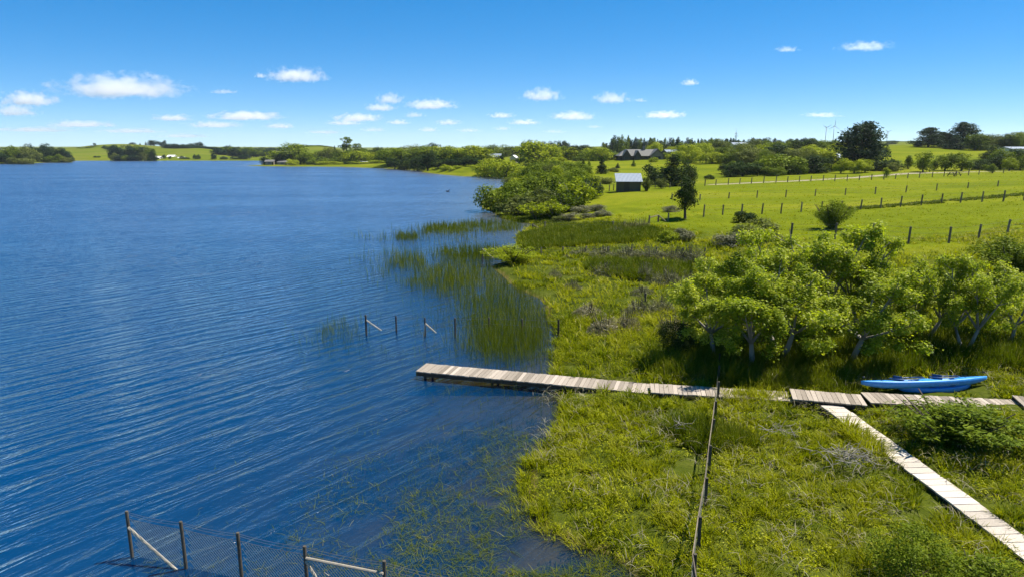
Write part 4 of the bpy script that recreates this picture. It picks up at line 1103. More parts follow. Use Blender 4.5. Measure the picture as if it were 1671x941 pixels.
# ------------------------------------------------------------------ willow thicket on the promontory
for a in [('willow',822,343,44,68,'willow overhanging the water at the tip of the promontory','mid'),
          ('bush',846,349,27,52,'grey green rounded shrub in front of the willows by the water','olive'),
          ('bush',880,346,36,62,'broad olive shrub left of the dark hollow under the willows','olive'),
          ('spray',874,357,24,40,'bright yellow green shrub nearest the water below the willows','lime'),
          ('spray',905,353,24,36,'yellow green shrub right of the one nearest the water','lime'),
          ('spray',925,346,34,38,'round feathery green bush left of the tallest feathery bush','mid'),
          ('spray',946,340,48,46,'tallest feathery bright bush at the right of the willow thicket','lime'),
          ('willow',896,330,46,54,'large willow with a dark hollow under its crown','mid'),
          ('willow',936,324,46,46,'large willow between the hollow and the feathery bush','mid'),
          ('willow',862,330,42,54,'willow behind the olive shrub','mid')]:
    tree(a[0], a[1], a[2], a[3], a[4], a[5], a[6], bark='bark')
for (px, pb, h, w, m) in [(850,316,30,40,'mid'),(882,312,36,42,'lime'),(912,308,34,40,'lime'),(942,306,32,40,'lime'),(868,300,30,38,'lime'),(898,296,30,40,'lime'),
                          (928,293,28,40,'lime'),(842,302,24,34,'lime'),(952,296,26,34,'lime'),(962,312,30,32,'mid'),(880,288,22,36,'lime'),(910,284,22,38,'lime'),(938,283,20,34,'lime'),(832,306,20,28,'mid'),(856,290,20,32,'lime'),
                          (895,304,22,30,'olive'),(926,300,20,28,'mid'),(868,310,20,28,'mid'),(955,303,18,26,'lime'),(900,278,16,30,'lime'),(925,277,14,28,'mid')]:
    tree(rnd.choice(['willow', 'dense', 'round']), px, pb, h*rnd.uniform(.75, 1.05), w*.84, 'rounded willow inside the dense thicket behind the promontory', rnd.choice(['mid', 'lime', 'lime', 'lime', 'olive', 'mid', 'lime']), 'willows of the promontory thicket', name='willow_tree')
# ------------------------------------------------------------------ tall tree row on the far right shore
for a in [('willow',802,288,28,52,'round light willow right at the end of the grassy spit','lime',215),
          ('willow',826,289,25,42,'second light willow, left of the promontory thicket behind the spit','lime',205),
          ('bush',818,270,18,14,'narrow dark evergreen beside the cottage','dark',260),
          ('round',848,268,12,22,'brownish round tree beside the tiny cottage','olive',270),
          ('dense',876,270,38,56,'big round bright tree standing alone behind the willow thicket','lime',255),
          ('round',860,262,30,22,'darker tree peeking over the left shoulder of the big round tree','mid',330),
          ('bush',727,283,14,16,'small light bush on the bank under the dark trees, left of the spit bushes','lime',250),
          ('bush',748,285,14,12,'small pale bush on the bank above the spit','lime',245),
          ('bush',738,285,8,10,'tiny round bush on the spit between the two pale ones','lime',243),
          ('bush',772,286,7,8,'tiny pale bush near the root of the spit','lime',240),
          ('spray',664,276,8,6,'tiny bright sapling on the bank at the foot of the dark trees','lime',290)]:
    tree(a[0], a[1], a[2], a[3], a[4], a[5], a[6], Y=a[7])
for (px, pb, h, w, Y, m, k) in [(640,275,31,40,320,'mid','round'),(655,274,31,36,330,'mid','round'),(672,276,38,34,330,'olive','round'),(690,277,37,40,305,'mid','dense'),(708,279,36,40,300,'mid','round'),(722,280,40,44,300,'lime','dense'),
                             (740,281,41,48,290,'mid','dense'),(757,282,43,50,285,'lime','dense'),(774,283,43,46,280,'mid','dense'),(790,284,40,44,280,'lime','dense'),(772,284,28,28,255,'dark','dense'),(698,278,30,26,270,'dark','dense'),
                             (750,283,24,26,262,'dark','dense'),(730,282,22,24,262,'dark','dense'),(716,281,18,22,265,'dark','dense'),(682,277,20,24,280,'dark','dense'),(660,276,18,22,290,'dark','dense'),(644,275,16,22,300,'dark','dense')]:
    tree(k, px, pb, h, w, 'tall leafy tree in the dense row along the right hand shore', m, 'trees of the dense shore row', Y=Y)
for (px, pb, h, w, Y, m) in [(695,252,12,14,420,'fir'),(705,250,14,20,420,'fir'),(716,250,12,20,420,'fir'),(806,252,14,24,420,'mid'),(820,252,14,20,430,'mid'),(836,254,14,24,430,'mid'),(850,252,11,18,430,'mid'),(865,255,24,16,420,'fir')]:
    tree('dense', px, pb, h, w, 'tree top showing over the shore row against the sky', m, 'tree tops behind the shore row', Y=Y)
# ------------------------------------------------------------------ wooded peninsula
for a in [('bush',432,271.5,15,12,'dark bush right at the tip of the peninsula','dark',375),
          ('round',470,268,33,44,'big round tree on the left end of the peninsula','mid',385),
          ('dense',463,269,20,22,'darker low tree under the big round tree of the peninsula','dark',378),
          ('bush',476,271.3,11,18,'round light bush at the water on the peninsula','lime',366),
          ('umbrella',565,268,42,17,'tallest tree of the peninsula, with a bare trunk and an open flat top','mid',390),
          ('umbrella',584,268,32,15,'second tall open tree of the peninsula, right of the tallest','mid',395),
          ('cone',547,262,21,6,'thin dark conifer left of the tallest peninsula tree','fir',430),
          ('dense',536,268,27,26,'olive round tree near the middle of the peninsula','olive',390),
          ('dense',610,268,26,16,'dark pointed tree on the right part of the peninsula','dark',380),
          ('willow',590,271,24,44,'light green spreading tree under the tall open trees','lime',372),
          ('bush',567,272,6,10,'small dark bush at the water line of the peninsula','dark',365),
          ('bush',623,272,10,30,'low yellow green willow at the right end of the peninsula','lime',355)]:
    tree(a[0], a[1], a[2], a[3], a[4], a[5], a[6], Y=a[7])
for (px, pb, h, w, Y, m, k) in [(450,270,10,18,385,'mid','bush'),(490,270,22,24,383,'mid','round'),(502,270,20,24,380,'mid','round'),(515,271,12,20,372,'mid','bush'),(524,271,14,22,372,'mid','bush'),(548,271,14,18,370,'mid','bush'),
                             (556,270,24,24,385,'mid','round'),(573,270,22,24,383,'mid','round'),(600,270,20,26,380,'mid','round'),(625,268,22,20,370,'mid','round'),(618,266,24,16,400,'dark','round'),(632,270,26,24,360,'mid','round'),
                             (530,272,9,22,366,'lime','bush'),(545,272,8,24,364,'lime','bush'),(580,272,8,26,362,'lime','bush'),(600,272.5,7,26,358,'lime','bush'),(510,270,16,16,390,'dark','round'),(484,268,18,20,395,'mid','round'),(496,268,20,22,398,'olive','dense'),(518,268,20,22,395,'mid','round'),(528,267,22,20,400,'mid','dense'),(545,267,24,22,398,'olive','round'),(575,267,22,22,400,'mid','dense'),(592,268,24,24,395,'mid','round'),(606,268,22,22,390,'mid','dense'),(616,269,20,20,380,'mid','round'),(634,268,26,22,375,'mid','dense'),(560,271,12,18,370,'mid','bush'),(612,272,11,18,362,'mid','bush'),(535,271,12,16,370,'mid','bush'),(595,262,18,12,430,'fir','dense'),(603,260,14,10,440,'fir','dense')]:
    tree(k, px, pb, h, w, 'leafy tree or bush in the mixed growth of the peninsula', m, 'mixed growth of the peninsula', Y=Y)
# boat on the peninsula bank
x, y, _ = at_depth(596, 269, 366); z = max(H1(x, y), .1)
m = MB(); ns = 12; V = []; Fs = []
for i in range(ns):
    t = i/(ns-1); w = .85*sin(pi*(.12+.80*t))**.7; V += [(-2.6+5.2*t, -w, .95+.3*abs(2*t-1)), (-2.6+5.2*t, -w*.5, .1), (-2.6+5.2*t, w*.5, .1), (-2.6+5.2*t, w, .95+.3*abs(2*t-1))]
for i in range(ns-1):
    for q in range(3): Fs.append((i*4+q, i*4+q+1, i*4+5+q, i*4+4+q))
    Fs.append((i*4, i*4+4, i*4+7, i*4+3))
m.add(V, Fs); o = link('boat', m.mesh('boat'), M['white'], None, (x, y, z)); o.rotation_euler = (.15, 0, .2); tag(o, 'small white boat drawn up on the peninsula bank', 'boat')
# ------------------------------------------------------------------ far left shore
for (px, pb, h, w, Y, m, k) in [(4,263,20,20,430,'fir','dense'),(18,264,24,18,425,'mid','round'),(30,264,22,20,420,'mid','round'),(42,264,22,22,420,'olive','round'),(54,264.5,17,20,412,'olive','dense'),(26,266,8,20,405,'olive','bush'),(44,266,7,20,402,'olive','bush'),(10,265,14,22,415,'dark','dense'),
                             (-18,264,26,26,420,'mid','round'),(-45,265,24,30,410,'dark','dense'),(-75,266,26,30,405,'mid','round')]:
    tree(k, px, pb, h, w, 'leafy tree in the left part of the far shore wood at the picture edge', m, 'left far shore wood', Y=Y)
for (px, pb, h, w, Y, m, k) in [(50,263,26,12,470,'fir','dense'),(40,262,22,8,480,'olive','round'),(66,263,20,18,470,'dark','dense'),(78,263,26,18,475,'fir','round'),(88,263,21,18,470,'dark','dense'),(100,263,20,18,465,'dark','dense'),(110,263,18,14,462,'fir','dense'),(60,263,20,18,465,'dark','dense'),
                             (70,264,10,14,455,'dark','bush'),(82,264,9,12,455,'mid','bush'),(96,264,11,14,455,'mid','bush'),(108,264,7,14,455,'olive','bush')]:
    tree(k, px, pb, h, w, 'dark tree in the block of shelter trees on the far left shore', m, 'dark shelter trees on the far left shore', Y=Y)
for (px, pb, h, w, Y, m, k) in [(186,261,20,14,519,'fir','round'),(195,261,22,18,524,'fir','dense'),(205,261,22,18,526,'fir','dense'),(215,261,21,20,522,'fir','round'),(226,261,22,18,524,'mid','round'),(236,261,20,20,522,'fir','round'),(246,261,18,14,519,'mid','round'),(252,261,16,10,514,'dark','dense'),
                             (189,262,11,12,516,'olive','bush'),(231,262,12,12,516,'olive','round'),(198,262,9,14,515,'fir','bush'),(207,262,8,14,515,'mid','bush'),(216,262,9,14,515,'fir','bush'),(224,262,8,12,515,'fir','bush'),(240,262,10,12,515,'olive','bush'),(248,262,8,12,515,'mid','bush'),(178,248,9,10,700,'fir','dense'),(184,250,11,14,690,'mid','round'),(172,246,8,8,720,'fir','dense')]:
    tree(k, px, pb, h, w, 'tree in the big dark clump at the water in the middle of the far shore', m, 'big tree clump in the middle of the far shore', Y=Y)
for (px, pb, h, w, Y, m, k) in [(155,247,7,15,800,'fir','dense'),(135,253,5,14,760,'mid','bush'),(148,252,5,10,760,'mid','bush')]:
    tree(k, px, pb, h, w, 'small group of trees on the flank of the far brown hill', m, 'trees on the flank of the far hill', Y=Y)
for i in range(13):
    px = [155,212,218,229,238,246,252,262,268,300,309,318,326][i]; h = [5,3,6,5,7,9,9,7,9,5,6,7,8][i]; w = [4,3,8,2,2,10,12,5,6,8,9,10,10][i]
    tree('cone' if w < 4 else 'dense', px, 240+ (2 if px > 290 else 0), h+1, w, 'dark tree standing on the crest of the far hill', 'fir', 'trees on the crest of the far hill', Y=845)
for i in range(36):
    px = 270+i*3.6+rnd.uniform(-2, 2); pb = 242+i*.2; h = rnd.uniform(5, 8.5); tree('dense', px, pb+1, h, rnd.uniform(9, 14), 'dark tree in the belt along the ridge of the far shore', 'fir', 'ridge belt on the far shore', Y=770-i*3)
for i in range(34):
    px = 350+i*2.8+rnd.uniform(-2, 2); h = rnd.uniform(9, 14)-abs(i-9)*.3; tree('round', px, 253-.05*i, h, rnd.uniform(10, 15), 'tree in the leafy belt behind the field left of the peninsula', rnd.choice(['fir', 'mid', 'mid']), 'leafy belt left of the peninsula', Y=650+rnd.uniform(-15, 15))
for (px, pb, h, w) in [(366,262,6,10),(382,262,5.5,11),(395,262,8,9),(402,262,9,10),(349,258,6,7),(318,258,5,5),(324,257,4,5),(278,262,7,4),(305,261,4,7),(297,259,4,6),(268,257,4,5),(118,262,4,6),(156,262,3,5),(162,262,3,4),(181,262,4,6)]:
    tree('bush', px, pb, h, w, 'single round bush dotted about the far shore fields', 'fir', 'bushes dotted about the far shore fields', Y=545 if px > 130 else 500)
for i in range(16):     # low distant trees between the far hill and the peninsula
    tree('dense', 405+i*5, 246, rnd.uniform(3, 5), rnd.uniform(7, 10), 'tiny distant tree on the horizon left of the peninsula', 'fir', 'distant trees left of the peninsula', Y=1200)
# wooded hill behind the peninsula
for i in range(60):
    px = 478+rnd.random()*66; f = (px-478)/66; crest = 239.0+1.5*f+5.5*f*f; pb = crest+rnd.uniform(1.5, 7)
    tree('dense', px, pb, 5.2, rnd.uniform(6, 9), 'tree of the wooded hill behind the peninsula', rnd.choice(['mid', 'olive', 'mid']), 'wooded hill behind the peninsula', Y=690+ (7-(pb-crest))*4)
# ------------------------------------------------------------------ farm garden, hedges, skyline
for a in [('willow',978,262,20,32,'weeping willow at the left end of the farmhouse garden','lime',285),
          ('willow',1018+52,246,13,22,'bright yellow green tree rising behind the farmhouse ridge','lime',330),
          ('cone',1106,246,20,14,'dark conifer above the garden right of the farmhouse','fir',350),
          ('willow',1162,266,17,36,'low spreading bright tree like an umbrella on the lawn','lime',235),
          ('willow',1124,266,28,34,'large light willow right of the farmhouse','lime',245),
          ('willow',1146,262,26,30,'light willow behind the low spreading tree','lime',260),
          ('pine',1401,283,80,58,'big dark pine with jagged branches towering over the hedge','fir',175),
          ('bush',1276,286,33,62,'large smooth rounded hedge bush in the middle of the hedge row','mid',166),
          ('dense',1212,290,24,40,'dark rounded shrub at the left end of the hedge row, sloping to the lawn','dark',160),
          ('dense',1192,291,20,26,'small dark bush leftmost in the hedge row','dark',158),
          ('bush',1158,296,10,14,'low dark bush on the lawn edge left of the hedge row','dark',150),
          ('dense',1236,287,20,14,'dark pointed shrub in the hedge left of the smooth rounded one','dark',160),
          ('dense',1252,287,14,18,'low green shrub at the foot of the smooth rounded hedge','mid',158),
          ('bush',1268,287,14,24,'bright low bush in front of the smooth rounded hedge','mid',157),
          ('dense',1302,286,22,26,'light rounded shrub right of the smooth rounded hedge','mid',162),
          ('dense',1330,285,30,36,'large dark dome shaped shrub in the hedge row left of the low house','dark',165),
          ('round',1372,283,24,18,'light green young tree beside the low house','lime',160),
          ('round',1394,281,19,24,'round light tree at the foot of the big dark pine','lime',158),
          ('round',1411,281,20,22,'second round light tree at the foot of the big dark pine','lime',160),
          ('bush',1446,281,19,48,'dark spreading bush behind the end of the gravel drive','dark',165),
          ('dense',1458,281,15,16,'lighter round bush in front of the dark spreading bush','olive',160),
          ('poplar',1482,281,26,12,'thin pointed young tree above the end of the gravel drive','mid',168),
          ('round',1506,283,34,24,'leafy young tree over the dark shadow beside the drive','mid',158),
          ('poplar',1522,282,18,14,'small pale pointed tree between the young trees','mid',165),
          ('round',1541,282,30,26,'leafy young tree left of the picnic table','mid',163),
          ('round',1568,282,32,26,'leafy young tree right behind the picnic table','mid',163),
          ('pine',1514,243,33,36,'left dark pine on the crest of the bright hill','fir',290),
          ('pine',1541,243,26,26,'lower dark pine in the middle of the crest group','fir',290),
          ('pine',1570,247,45,36,'tallest dark pine on the crest of the bright hill','fir',285),
          ('cone',1558,245,22,26,'broad dark conifer at the foot of the tallest crest pine','fir',278),
          ('cone',1496,242,10,9,'small dark tree at the left end of the crest group','fir',295),
          ('dense',1600,247,20,20,'dark round tree just right of the crest pines','fir',280),
          ('poplar',1446,294,20,9,'small bright sapling at the roadside fence below the drive','lime',138),
          ('poplar',1618,286,18,10,'small dark sapling in the paddock fence near the right edge','mid',146)]:
    tree(a[0], a[1], a[2], a[3], a[4], a[5], a[6], Y=a[7])
for i in range(24):
    px = 1588+i*4.6+rnd.uniform(-3, 3); h = rnd.uniform(20, 32)
    tree(rnd.choice(['round', 'dense', 'dense']), px, 247+rnd.uniform(0, 4), h, rnd.uniform(18, 28), 'tree in the leafy wood at the right edge of the bright hill', rnd.choice(['mid', 'olive', 'dark', 'mid']), 'wood at the right edge of the hill', Y=rnd.uniform(265, 310))
for (px, pb, h, w, m, k, Y) in [(1585,281,16,20,'dark','dense',168),(1600,281,20,22,'dark','dense',170),(1618,280,26,24,'dark','dense',172),(1632,279,34,28,'mid','dense',175),(1652,278,34,28,'dark','dense',178),(1665,278,24,22,'mid','round',172),(1684,277,30,30,'mid','dense',175),
                                (1612,268,20,22,'dark','dense',200),(1625,260,22,24,'dark','dense',215),(1646,280,22,20,'lime','round',168),(1610,281,12,14,'mid','bush',165),(1598,270,10,18,'mid','dense',195)]:
    tree(k, px, pb, h, w, 'bush or small tree in the dark hedge climbing the hill at the right edge', m, 'hedge climbing the hill at the right edge', Y=Y)
for (px, pb, h, w, m, k, Y) in [(905,262,18,22,'mid','round',330),(922,262,22,24,'mid','round',320),(938,262,24,26,'dark','round',315),(955,263,16,22,'mid','bush',300),(893,262,14,18,'mid','round',320),(946,266,10,20,'mid','bush',290),(912,266,10,20,'lime','bush',290),(1000,262,9,14,'dark','bush',290),(968,264,8,14,'lime','bush',290),
                                (1090,262,14,20,'mid','bush',280),(1100,265,18,20,'lime','round',265),(1112,258,24,26,'mid','round',300),(1136,258,24,24,'lime','round',300),(1176,262,20,28,'olive','round',270),(1190,262,16,26,'olive','bush',265),(1204,258,24,22,'mid','round',290),(1214,262,26,26,'dark','round',280),
                                (1232,260,20,18,'dark','round',270),(1244,262,26,24,'lime','round',265),(1258,262,26,28,'mid','round',270),(1275,262,30,28,'mid','round',275),(1292,262,32,32,'mid','round',280),(1312,264,36,34,'dark','round',270),(1330,262,34,28,'mid','round',280),(1350,256,26,28,'mid','round',300),
                                (1366,264,30,28,'lime','round',250),(1378,262,30,26,'lime','round',240),(1160,250,20,22,'mid','round',340),(1178,252,24,26,'olive','dense',330),(1150,250,16,20,'lime','round',330),(1186,248,16,16,'mid','round',350),(1228,250,22,22,'olive','round',340),(1250,250,20,24,'mid','round',340),(1096,252,12,18,'lime','round',330)]:
    tree(k, px, pb, h, w, 'leafy garden tree in the mixed growth around the farm houses', m, 'garden trees around the farm', Y=Y)
for i in range(46):
    px = 1180+i*5.6+rnd.uniform(-4, 4)
    if i < 26: Y, b, h = rnd.uniform(205, 245), 272, rnd.uniform(24, 36)
    else: Y, b, h = rnd.uniform(185, 215), 274, rnd.uniform(22, 34)
    if px > 1432: continue
    tree(rnd.choice(['round', 'dense', 'dense']), px, b, h, rnd.uniform(22, 34), 'leafy garden tree in the mixed growth around the farm houses', rnd.choice(['mid', 'mid', 'dark', 'olive', 'lime']), 'garden trees around the farm', Y=Y)
for i in range(24):
    px = 1186+i*8+rnd.uniform(-2, 2)
    tree(rnd.choice(['dense', 'bush', 'dense']), px, 288-.2*i, rnd.uniform(13, 24), rnd.uniform(18, 26), 'dark shrub filling the hedge row behind the gravel drive', rnd.choice(['dark', 'dark', 'mid']), 'shrubs of the hedge row', Y=rnd.uniform(166, 176))
for i in range(20):
    px = 885+i*7+rnd.uniform(-3, 3)
    if 1000 < px < 1090: continue
    tree(rnd.choice(['round', 'dense']), px, 262, rnd.uniform(12, 22), rnd.uniform(20, 28), 'leafy garden tree in the mixed growth around the farm houses', rnd.choice(['mid', 'lime', 'mid', 'dark']), 'garden trees around the farm', Y=rnd.uniform(300, 340))
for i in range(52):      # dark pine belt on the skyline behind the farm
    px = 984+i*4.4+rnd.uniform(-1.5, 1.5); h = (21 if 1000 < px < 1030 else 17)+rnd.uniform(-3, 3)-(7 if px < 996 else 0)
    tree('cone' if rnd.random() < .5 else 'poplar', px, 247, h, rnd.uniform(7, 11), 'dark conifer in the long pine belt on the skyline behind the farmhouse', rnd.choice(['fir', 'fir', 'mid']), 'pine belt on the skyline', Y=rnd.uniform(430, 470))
for i in range(38):
    px = 1205+i*7.2+rnd.uniform(-3, 3)
    if 1455 < px < 1492: continue
    tree('cone' if rnd.random() < .4 else 'dense', px, 240, rnd.uniform(9, 14)-(4 if px > 1330 else 0), rnd.uniform(9, 16), 'small far tree on the skyline to the right of the radio mast', 'fir', 'far skyline trees on the right', Y=rnd.uniform(600, 760))
for i in range(14):
    tree('dense', 876+i*6+rnd.uniform(-2, 2), 246, rnd.uniform(10, 15)-(6 if i > 8 else 0), rnd.uniform(10, 15), 'blue green far tree on the skyline left of the pine belt', 'fir', 'far skyline trees left of the pine belt', Y=560)
for i in range(26):
    tree('dense', 1425+i*3.2, 236, rnd.uniform(4, 6), rnd.uniform(8, 12), 'tree in the faint blue wood on the farthest ridge', 'fir', 'faint wood on the farthest ridge', Y=1250)

# ------------------------------------------------------------------ grass, rushes, reeds, weeds
def in_poly(x, y, P):
    ins = np.zeros(len(x), bool); n = len(P)
    for i in range(n):
        ax, ay = P[i]; bx, by = P[(i+1) % n]
        c = (ay > y) != (by > y); ins ^= c & (x < ax+(y-ay)/(by-ay+1e-12)*(bx-ax))
    return ins
def px_samples(poly, n, z=0.0):
    P = np.array(poly, float); out = []
    lo, hi = P.min(0), P.max(0); got = 0; X = []
    while got < n:
        q = rs.uniform(lo, hi, (n*2, 2)); q = q[in_poly(q[:, 0], q[:, 1], P)]; X.append(q); got += len(q)
    q = np.concatenate(X)[:n]
    dx = (q[:, 0]-CX)/F; V = -(q[:, 1]-CY)/F
    t = (z-CAM_H)/(-sin(PITCH)+V*cos(PITCH))
    return np.stack([dx*t, (cos(PITCH)+V*sin(PITCH))*t], 1), q
DECKS = [(unp(687,598.5,zS), unp(1060,634,zS), .5), (unp(1061,632,.48), unp(1290,645,.48), .45), (unp(1291,641.5,.6), unp(1410,652,.6), .5),
         (unp(1412,647.5,.56), unp(1668,659.5,.56), .5), (unp(1661,653,.66), unp(1800,666,.66), .5), (unp(1356,660,.5), unp(1700,912,.4), .36), ((kx-kL/2+.1, ky-.2-.5*kL*sin(krz)), (kx+kL/2-.3, ky-.2+.5*kL*sin(krz)), .42)]
def off_decks(x, y, margin=.0):
    ok = np.ones(len(x), bool)
    for a, b, hw in DECKS: ok &= dist_line(x, y, [a, b]) > hw+margin
    return ok
def tussocks(name, XY, nb, hr, rad, tbase, mat, wscale=.00125, straw=.04, lean=(.3, .95), curl=.10):
    """clumps of arching blades; every clump nb blades"""
    x, y = XY[:, 0], XY[:, 1]; z = hgt(x, y)
    n = len(x); k = np.repeat(np.arange(n), nb)
    a = rs.uniform(0, 2*pi, len(k)); q = rs.rand(len(k))**.6*rad*rs.uniform(.7, 1.3, n)[k]
    ch = rs.uniform(hr[0], hr[1], n)[k]
    P = np.stack([x[k]+np.cos(a)*q, y[k]+np.sin(a)*q, z[k]-.03], 1)
    h = ch*rs.uniform(.55, 1.15, len(k)); az = a+rs.normal(size=len(k))*.5
    ln = h*rs.uniform(lean[0], lean[1], len(k)); w = np.maximum(.010, wscale*P[:, 1])*rs.uniform(.7, 1.4, len(k))
    t = np.clip(tbase[k]+.10*rs.normal(size=len(k)), 0, .86); t = np.where(rs.rand(len(k)) < straw, rs.uniform(.88, 1, len(k)), t)
    return blade_obj(name, P, h, w, ln, az, curl*h*rs.uniform(.3, 2.5, len(k)), t, mat)
def area_pts(x0, x1, y0, y1, dens):
    n = int((x1-x0)*(y1-y0)*dens); return np.stack([rs.uniform(x0, x1, n), rs.uniform(y0, y1, n)], 1)
def marsh_tint(p): return np.clip(.16+.75*fbm(p[:, 0]*.45, p[:, 1]*.30, 77, 3)+.25*(vnoise(p[:, 0]*1.7, p[:, 1]*1.7, 5)-.5), .02, .8)
for i, (box, dens, nb, hr, rad) in enumerate([((-1, 17, 8, 22, ), 10, 44, (.16, .40), .20), ((0, 26, 22, 34), 6.5, 30, (.22, .55), .26), ((0, 44, 34, 80), 2.4, 20, (.22, .50), .42)]):
    P = area_pts(*box, dens); sd = lake_sd(P[:, 0], P[:, 1]); u = P[:, 0]/P[:, 1]
    mk = (sd > -.15+.3*(vnoise(P[:, 0]*.8, P[:, 1]*.8, 4)-.5)-.6*rs.rand(len(P))**3*(P[:, 1] < 16)) & (P[:, 1] < boundary_Y(u)*rs.uniform(.9, 1.08, len(P))) & off_decks(P[:, 0], P[:, 1], .05) & (np.abs(u) < .95)
    mk &= vnoise(P[:, 0]*.9+5, P[:, 1]*.9, 61) > .16
    P = P[mk]; tussocks('marsh_grass', P, nb, hr, rad, np.clip(marsh_tint(P)+rs.uniform(-.16, .2, len(P)), .02, .84), 'grass')
# low leafy herbs between the tussocks
M['herb'] = foliage('marsh_herb_leaves', [(0, (.04,.065,.004)), (.45, (.185,.21,.002)), (.8, (.33,.335,.006)), (1, (.40,.40,.06))], .35, rvar=0)
P = area_pts(-1, 26, 8, 34, 9); sd = lake_sd(P[:, 0], P[:, 1]); P = P[(sd > -.1) & off_decks(P[:, 0], P[:, 1], .12) & (fbm(P[:, 0]*.5, P[:, 1]*.5, 33) > .40) & (np.abs(P[:, 0]/P[:, 1]) < .9)]
nl = 46; k = np.repeat(np.arange(len(P)), nl); n = len(k); uu = unit(n, rs); uu[:, 2] = np.abs(uu[:, 2]); rr = rs.uniform(.14, .34, len(P))[k]*rs.rand(n)**.4
LP = np.c_[P[k], hgt(P[:, 0], P[:, 1])[k]+rs.uniform(.02, .12, len(P))[k]]+uu*rr[:, None]*np.array([1, 1, .95])
Nn = uu*.4+unit(n, rs)*.7+np.array([0, 0, .7]); Nn /= np.linalg.norm(Nn, axis=1, keepdims=True)
V, Q = leaf_quads(LP, Nn, .060, rs, .36)
tag(link('marsh_herbs', raw_mesh('marsh_herbs', V, Q, np.clip((.25+.5*fbm(P[:, 0]*.7, P[:, 1]*.6, 12)+rs.uniform(-.2, .25, len(P)))[k]+.15*rs.normal(size=n), 0, 1)), M['herb']), kind='stuff')
# pale dry blades curling over the tussocks
P = area_pts(-1, 18, 8, 24, 2.4); sd = lake_sd(P[:, 0], P[:, 1]); mk = (sd > -.6) & off_decks(P[:, 0], P[:, 1], .1) & (fbm(P[:, 0]*.35, P[:, 1]*.35, 91) > .42); P = P[mk]
x, y = P[:, 0], P[:, 1]; k = np.repeat(np.arange(len(x)), 9); n = len(k)
PP = np.stack([x[k]+rs.normal(size=n)*.16, y[k]+rs.normal(size=n)*.16, np.maximum(hgt(x, y), 0)[k]+rs.uniform(.05, .25, n)], 1)
hh = rs.uniform(.12, .34, n); blade_obj('dry_grass', PP, hh, rs.uniform(.008, .014, n), hh*rs.uniform(.8, 1.8, n), rs.uniform(0, 6.3, n), hh*rs.uniform(.2, 1.2, n), np.clip(rs.normal(.55, .22, n), 0, 1), 'straw', 4)
# grass along the pasture
P, q = px_samples([(980,352),(1110,318),(1300,300),(1720,285),(1720,430),(1440,430),(1300,410),(1120,395),(1000,372)], 7000, 1.6)
Pz = np.array([0.0]); sd = lake_sd(P[:, 0], P[:, 1]); P = P[sd > 1]
tussocks('pasture_grass', P, 6, (.06, .16), .35, np.clip(.35+.5*fbm(P[:, 0]*.12, P[:, 1]*.08, 5), 0, .86), 'grass', .0010, .06, (.2, .7))
# rough grass at the foot of fence lines
P, q = px_samples([(1380,339.5),(1480,335),(1680,325.5),(1680,329.5),(1480,339),(1380,343.5)], 420, 1.8); tussocks('fence_line_grass', P, 14, (.15, .4), .3, np.full(len(P), .3), 'rush', .0010, .1)
P, q = px_samples([(1430,392),(1560,393),(1690,375),(1690,383),(1570,401),(1430,401)], 200, 1.2); tussocks('fence_line_grass', P, 14, (.15, .35), .3, np.full(len(P), .5), 'grass', .0010, .25)
P, q = px_samples([(1560,400),(1640,388),(1690,392),(1690,415),(1600,412)], 160, 1.2); tussocks('rough_grass', P, 24, (.25, .5), .4, np.full(len(P), .55), 'grass', .0010, .25)
P, q = px_samples([(1178,644),(1290,653),(1290,660),(1178,654)], 40, .3); tussocks('walkway_grass', P, 40, (.3, .46), .2, np.full(len(P), .6), 'grass')
P, q = px_samples([(1380,700),(1440,735),(1440,760),(1380,715)], 40, .3); P = P[off_decks(P[:, 0], P[:, 1], -.12)]; tussocks('walkway_grass', P, 40, (.4, .65), .2, np.full(len(P), .62), 'grass')
# dark rushes on wet land
RUSH = [([(850,378),(905,368),(1000,374),(1100,390),(1120,398),(1000,402),(880,402),(846,400)], 2400, .55), ([(960,425),(1060,432),(1120,440),(1130,460),(1030,455),(960,440)], 900, .6),
        ([(800,341),(845,352),(915,352),(930,362),(870,366),(830,358)], 700, .35), ([(1085,690),(1130,680),(1200,700),(1240,720),(1150,730)], 260, .55), ([(1090,600),(1280,612),(1390,618),(1390,640),(1180,625)], 420, .5), ([(1420,575),(1680,585),(1680,612),(1420,614)], 500, .7), ([(1100,560),(1440,560),(1430,600),(1120,596)], 600, .6), ([(1060,585),(1440,590),(1440,622),(1180,622),(1060,610)], 420, .75), ([(1400,560),(1680,560),(1680,600),(1420,600)], 420, .8)]
for poly, n, hh in RUSH:
    P, q = px_samples(poly, n, .5); mk = off_decks(P[:, 0], P[:, 1], .1) & (lake_sd(P[:, 0], P[:, 1]) > .1); P = P[mk]
    tussocks('rush_bed', P, 18, (hh*.6, hh*1.2), .35, np.clip(.2+.6*fbm(P[:, 0]*.4, P[:, 1]*.3, 15), 0, .86), 'rush', .0010, .05, (.1, .6), .03)
